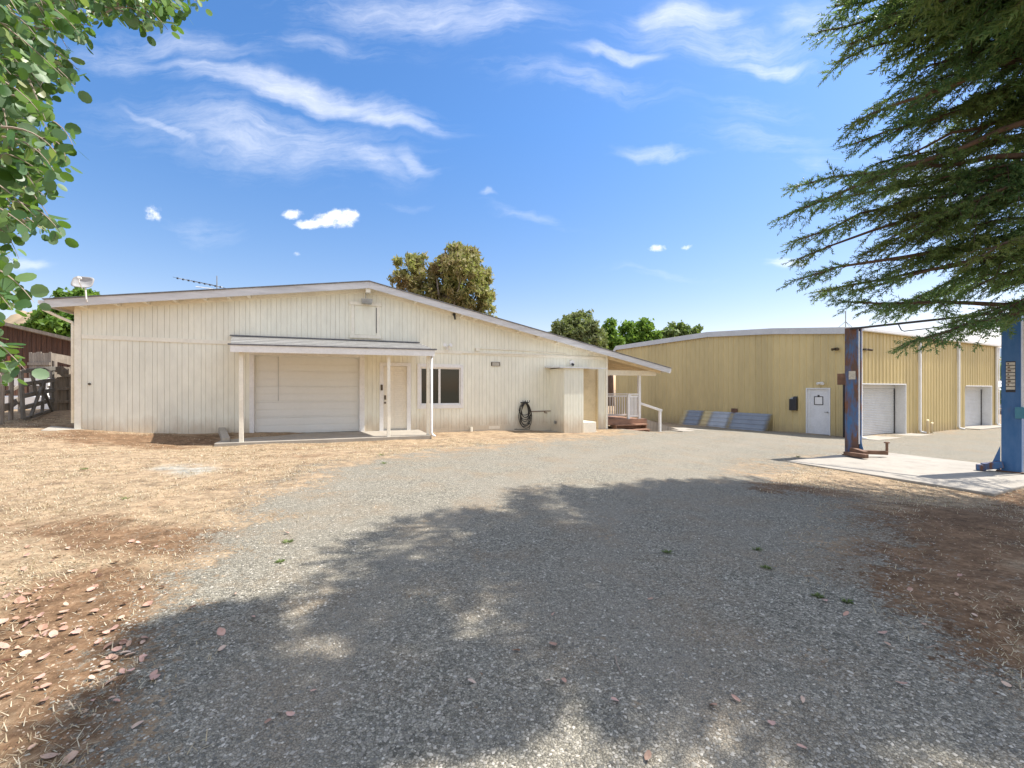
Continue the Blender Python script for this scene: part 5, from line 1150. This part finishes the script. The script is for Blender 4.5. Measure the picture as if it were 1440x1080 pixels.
while cnt < 170:
    px, py = random.uniform(-60, 280), random.uniform(-40, 530)
    if not (in_env(px+8, py) and in_env(px, py+14)): continue
    Y = random.uniform(3.2, 4.3); tip = W3(px, py, Y); st = tip + Vector((random.uniform(-.5,-.2), random.uniform(-.1,.2), random.uniform(.05,.3))); twig(tip, st, 12, .034); cnt += 1
for px, py, Y in ((285,10,2.8),(262,20,2.7),(236,42,2.6),(205,45,2.6),(106,122,2.3),(103,205,2.2),(76,240,2.0),(87,330,2.1),(48,425,1.9),(36,520,1.9),(112,100,2.4),(20,528,1.9),(8,505,2.0)):
    tip = W3(px, py, Y); twig(tip, tip + Vector((-.25, .02, .16)), 11, .040)
for i in range(260):     # rest of the crown, outside the picture
    a = random.random()*6.283; rr = random.random()**.5*2.6; c = Vector((-5.6+math.cos(a)*rr, 2.6+math.sin(a)*rr*.9, random.uniform(2.2, 6.0)))
    if (c.x/c.y if c.y > .3 else -9) > -1.16: continue
    twig(c, c+Vector((random.uniform(-.2,.2), random.uniform(-.2,.2), random.uniform(.15,.4))), 11, .036)
m, t, p = material('gum_leaf'); g = t.new('ShaderNodeNewGeometry')
c1 = t.ramp(g.outputs['Random Per Island'], [(0,(.03,.085,.02)),(.35,(.06,.145,.04)),(.6,(.12,.22,.10)),(.8,(.20,.30,.17)),(.92,(.16,.29,.03)),(1,(.32,.33,.17))])
t.link(c1, p.inputs['Base Color']); p.inputs['Roughness'].default_value = .42; p.inputs['Specular IOR Level'].default_value = .5
tr = t.new('ShaderNodeBsdfTranslucent'); t.link(t.mix(.45, c1, (.24,.42,.02)), tr.inputs['Color']); mx = t.new('ShaderNodeMixShader'); mx.inputs[0].default_value = .38
t.link(p.outputs[0], mx.inputs[1]); t.link(tr.outputs[0], mx.inputs[2]); t.link(mx.outputs[0], m.node_tree.nodes['Material Output'].inputs['Surface']); M['gumleaf'] = m
npmesh('crown', np.array(lv), 3, M['gumleaf'], gum, faces=np.array(faces_), smooth=True)
tag(tw.build('twigs', M['palebark'], gum), kind='stuff')
b = MB(); b.tube([(0,0,-.2),(.05,.05,1.5),(-.05,.1,3.2),(.1,0,5.5)], [.17,.14,.10,.03], 10)
for e in ((2.1,-.6,2.6),(1.9,-.2,3.4),(2.6,.0,3.7),(1.6,-.9,1.6),(-1.5,.5,4.5),(.3,1.8,4.2),(.2,-1.8,4.0)): b.tube([(0,.05,1.6+random.random()*1.2), (e[0]*.5, e[1]*.5, e[2]*.55+1.2), e], [.06,.035,.008], 6)
b.build('trunk', M['palebark'], gum, smooth=True)
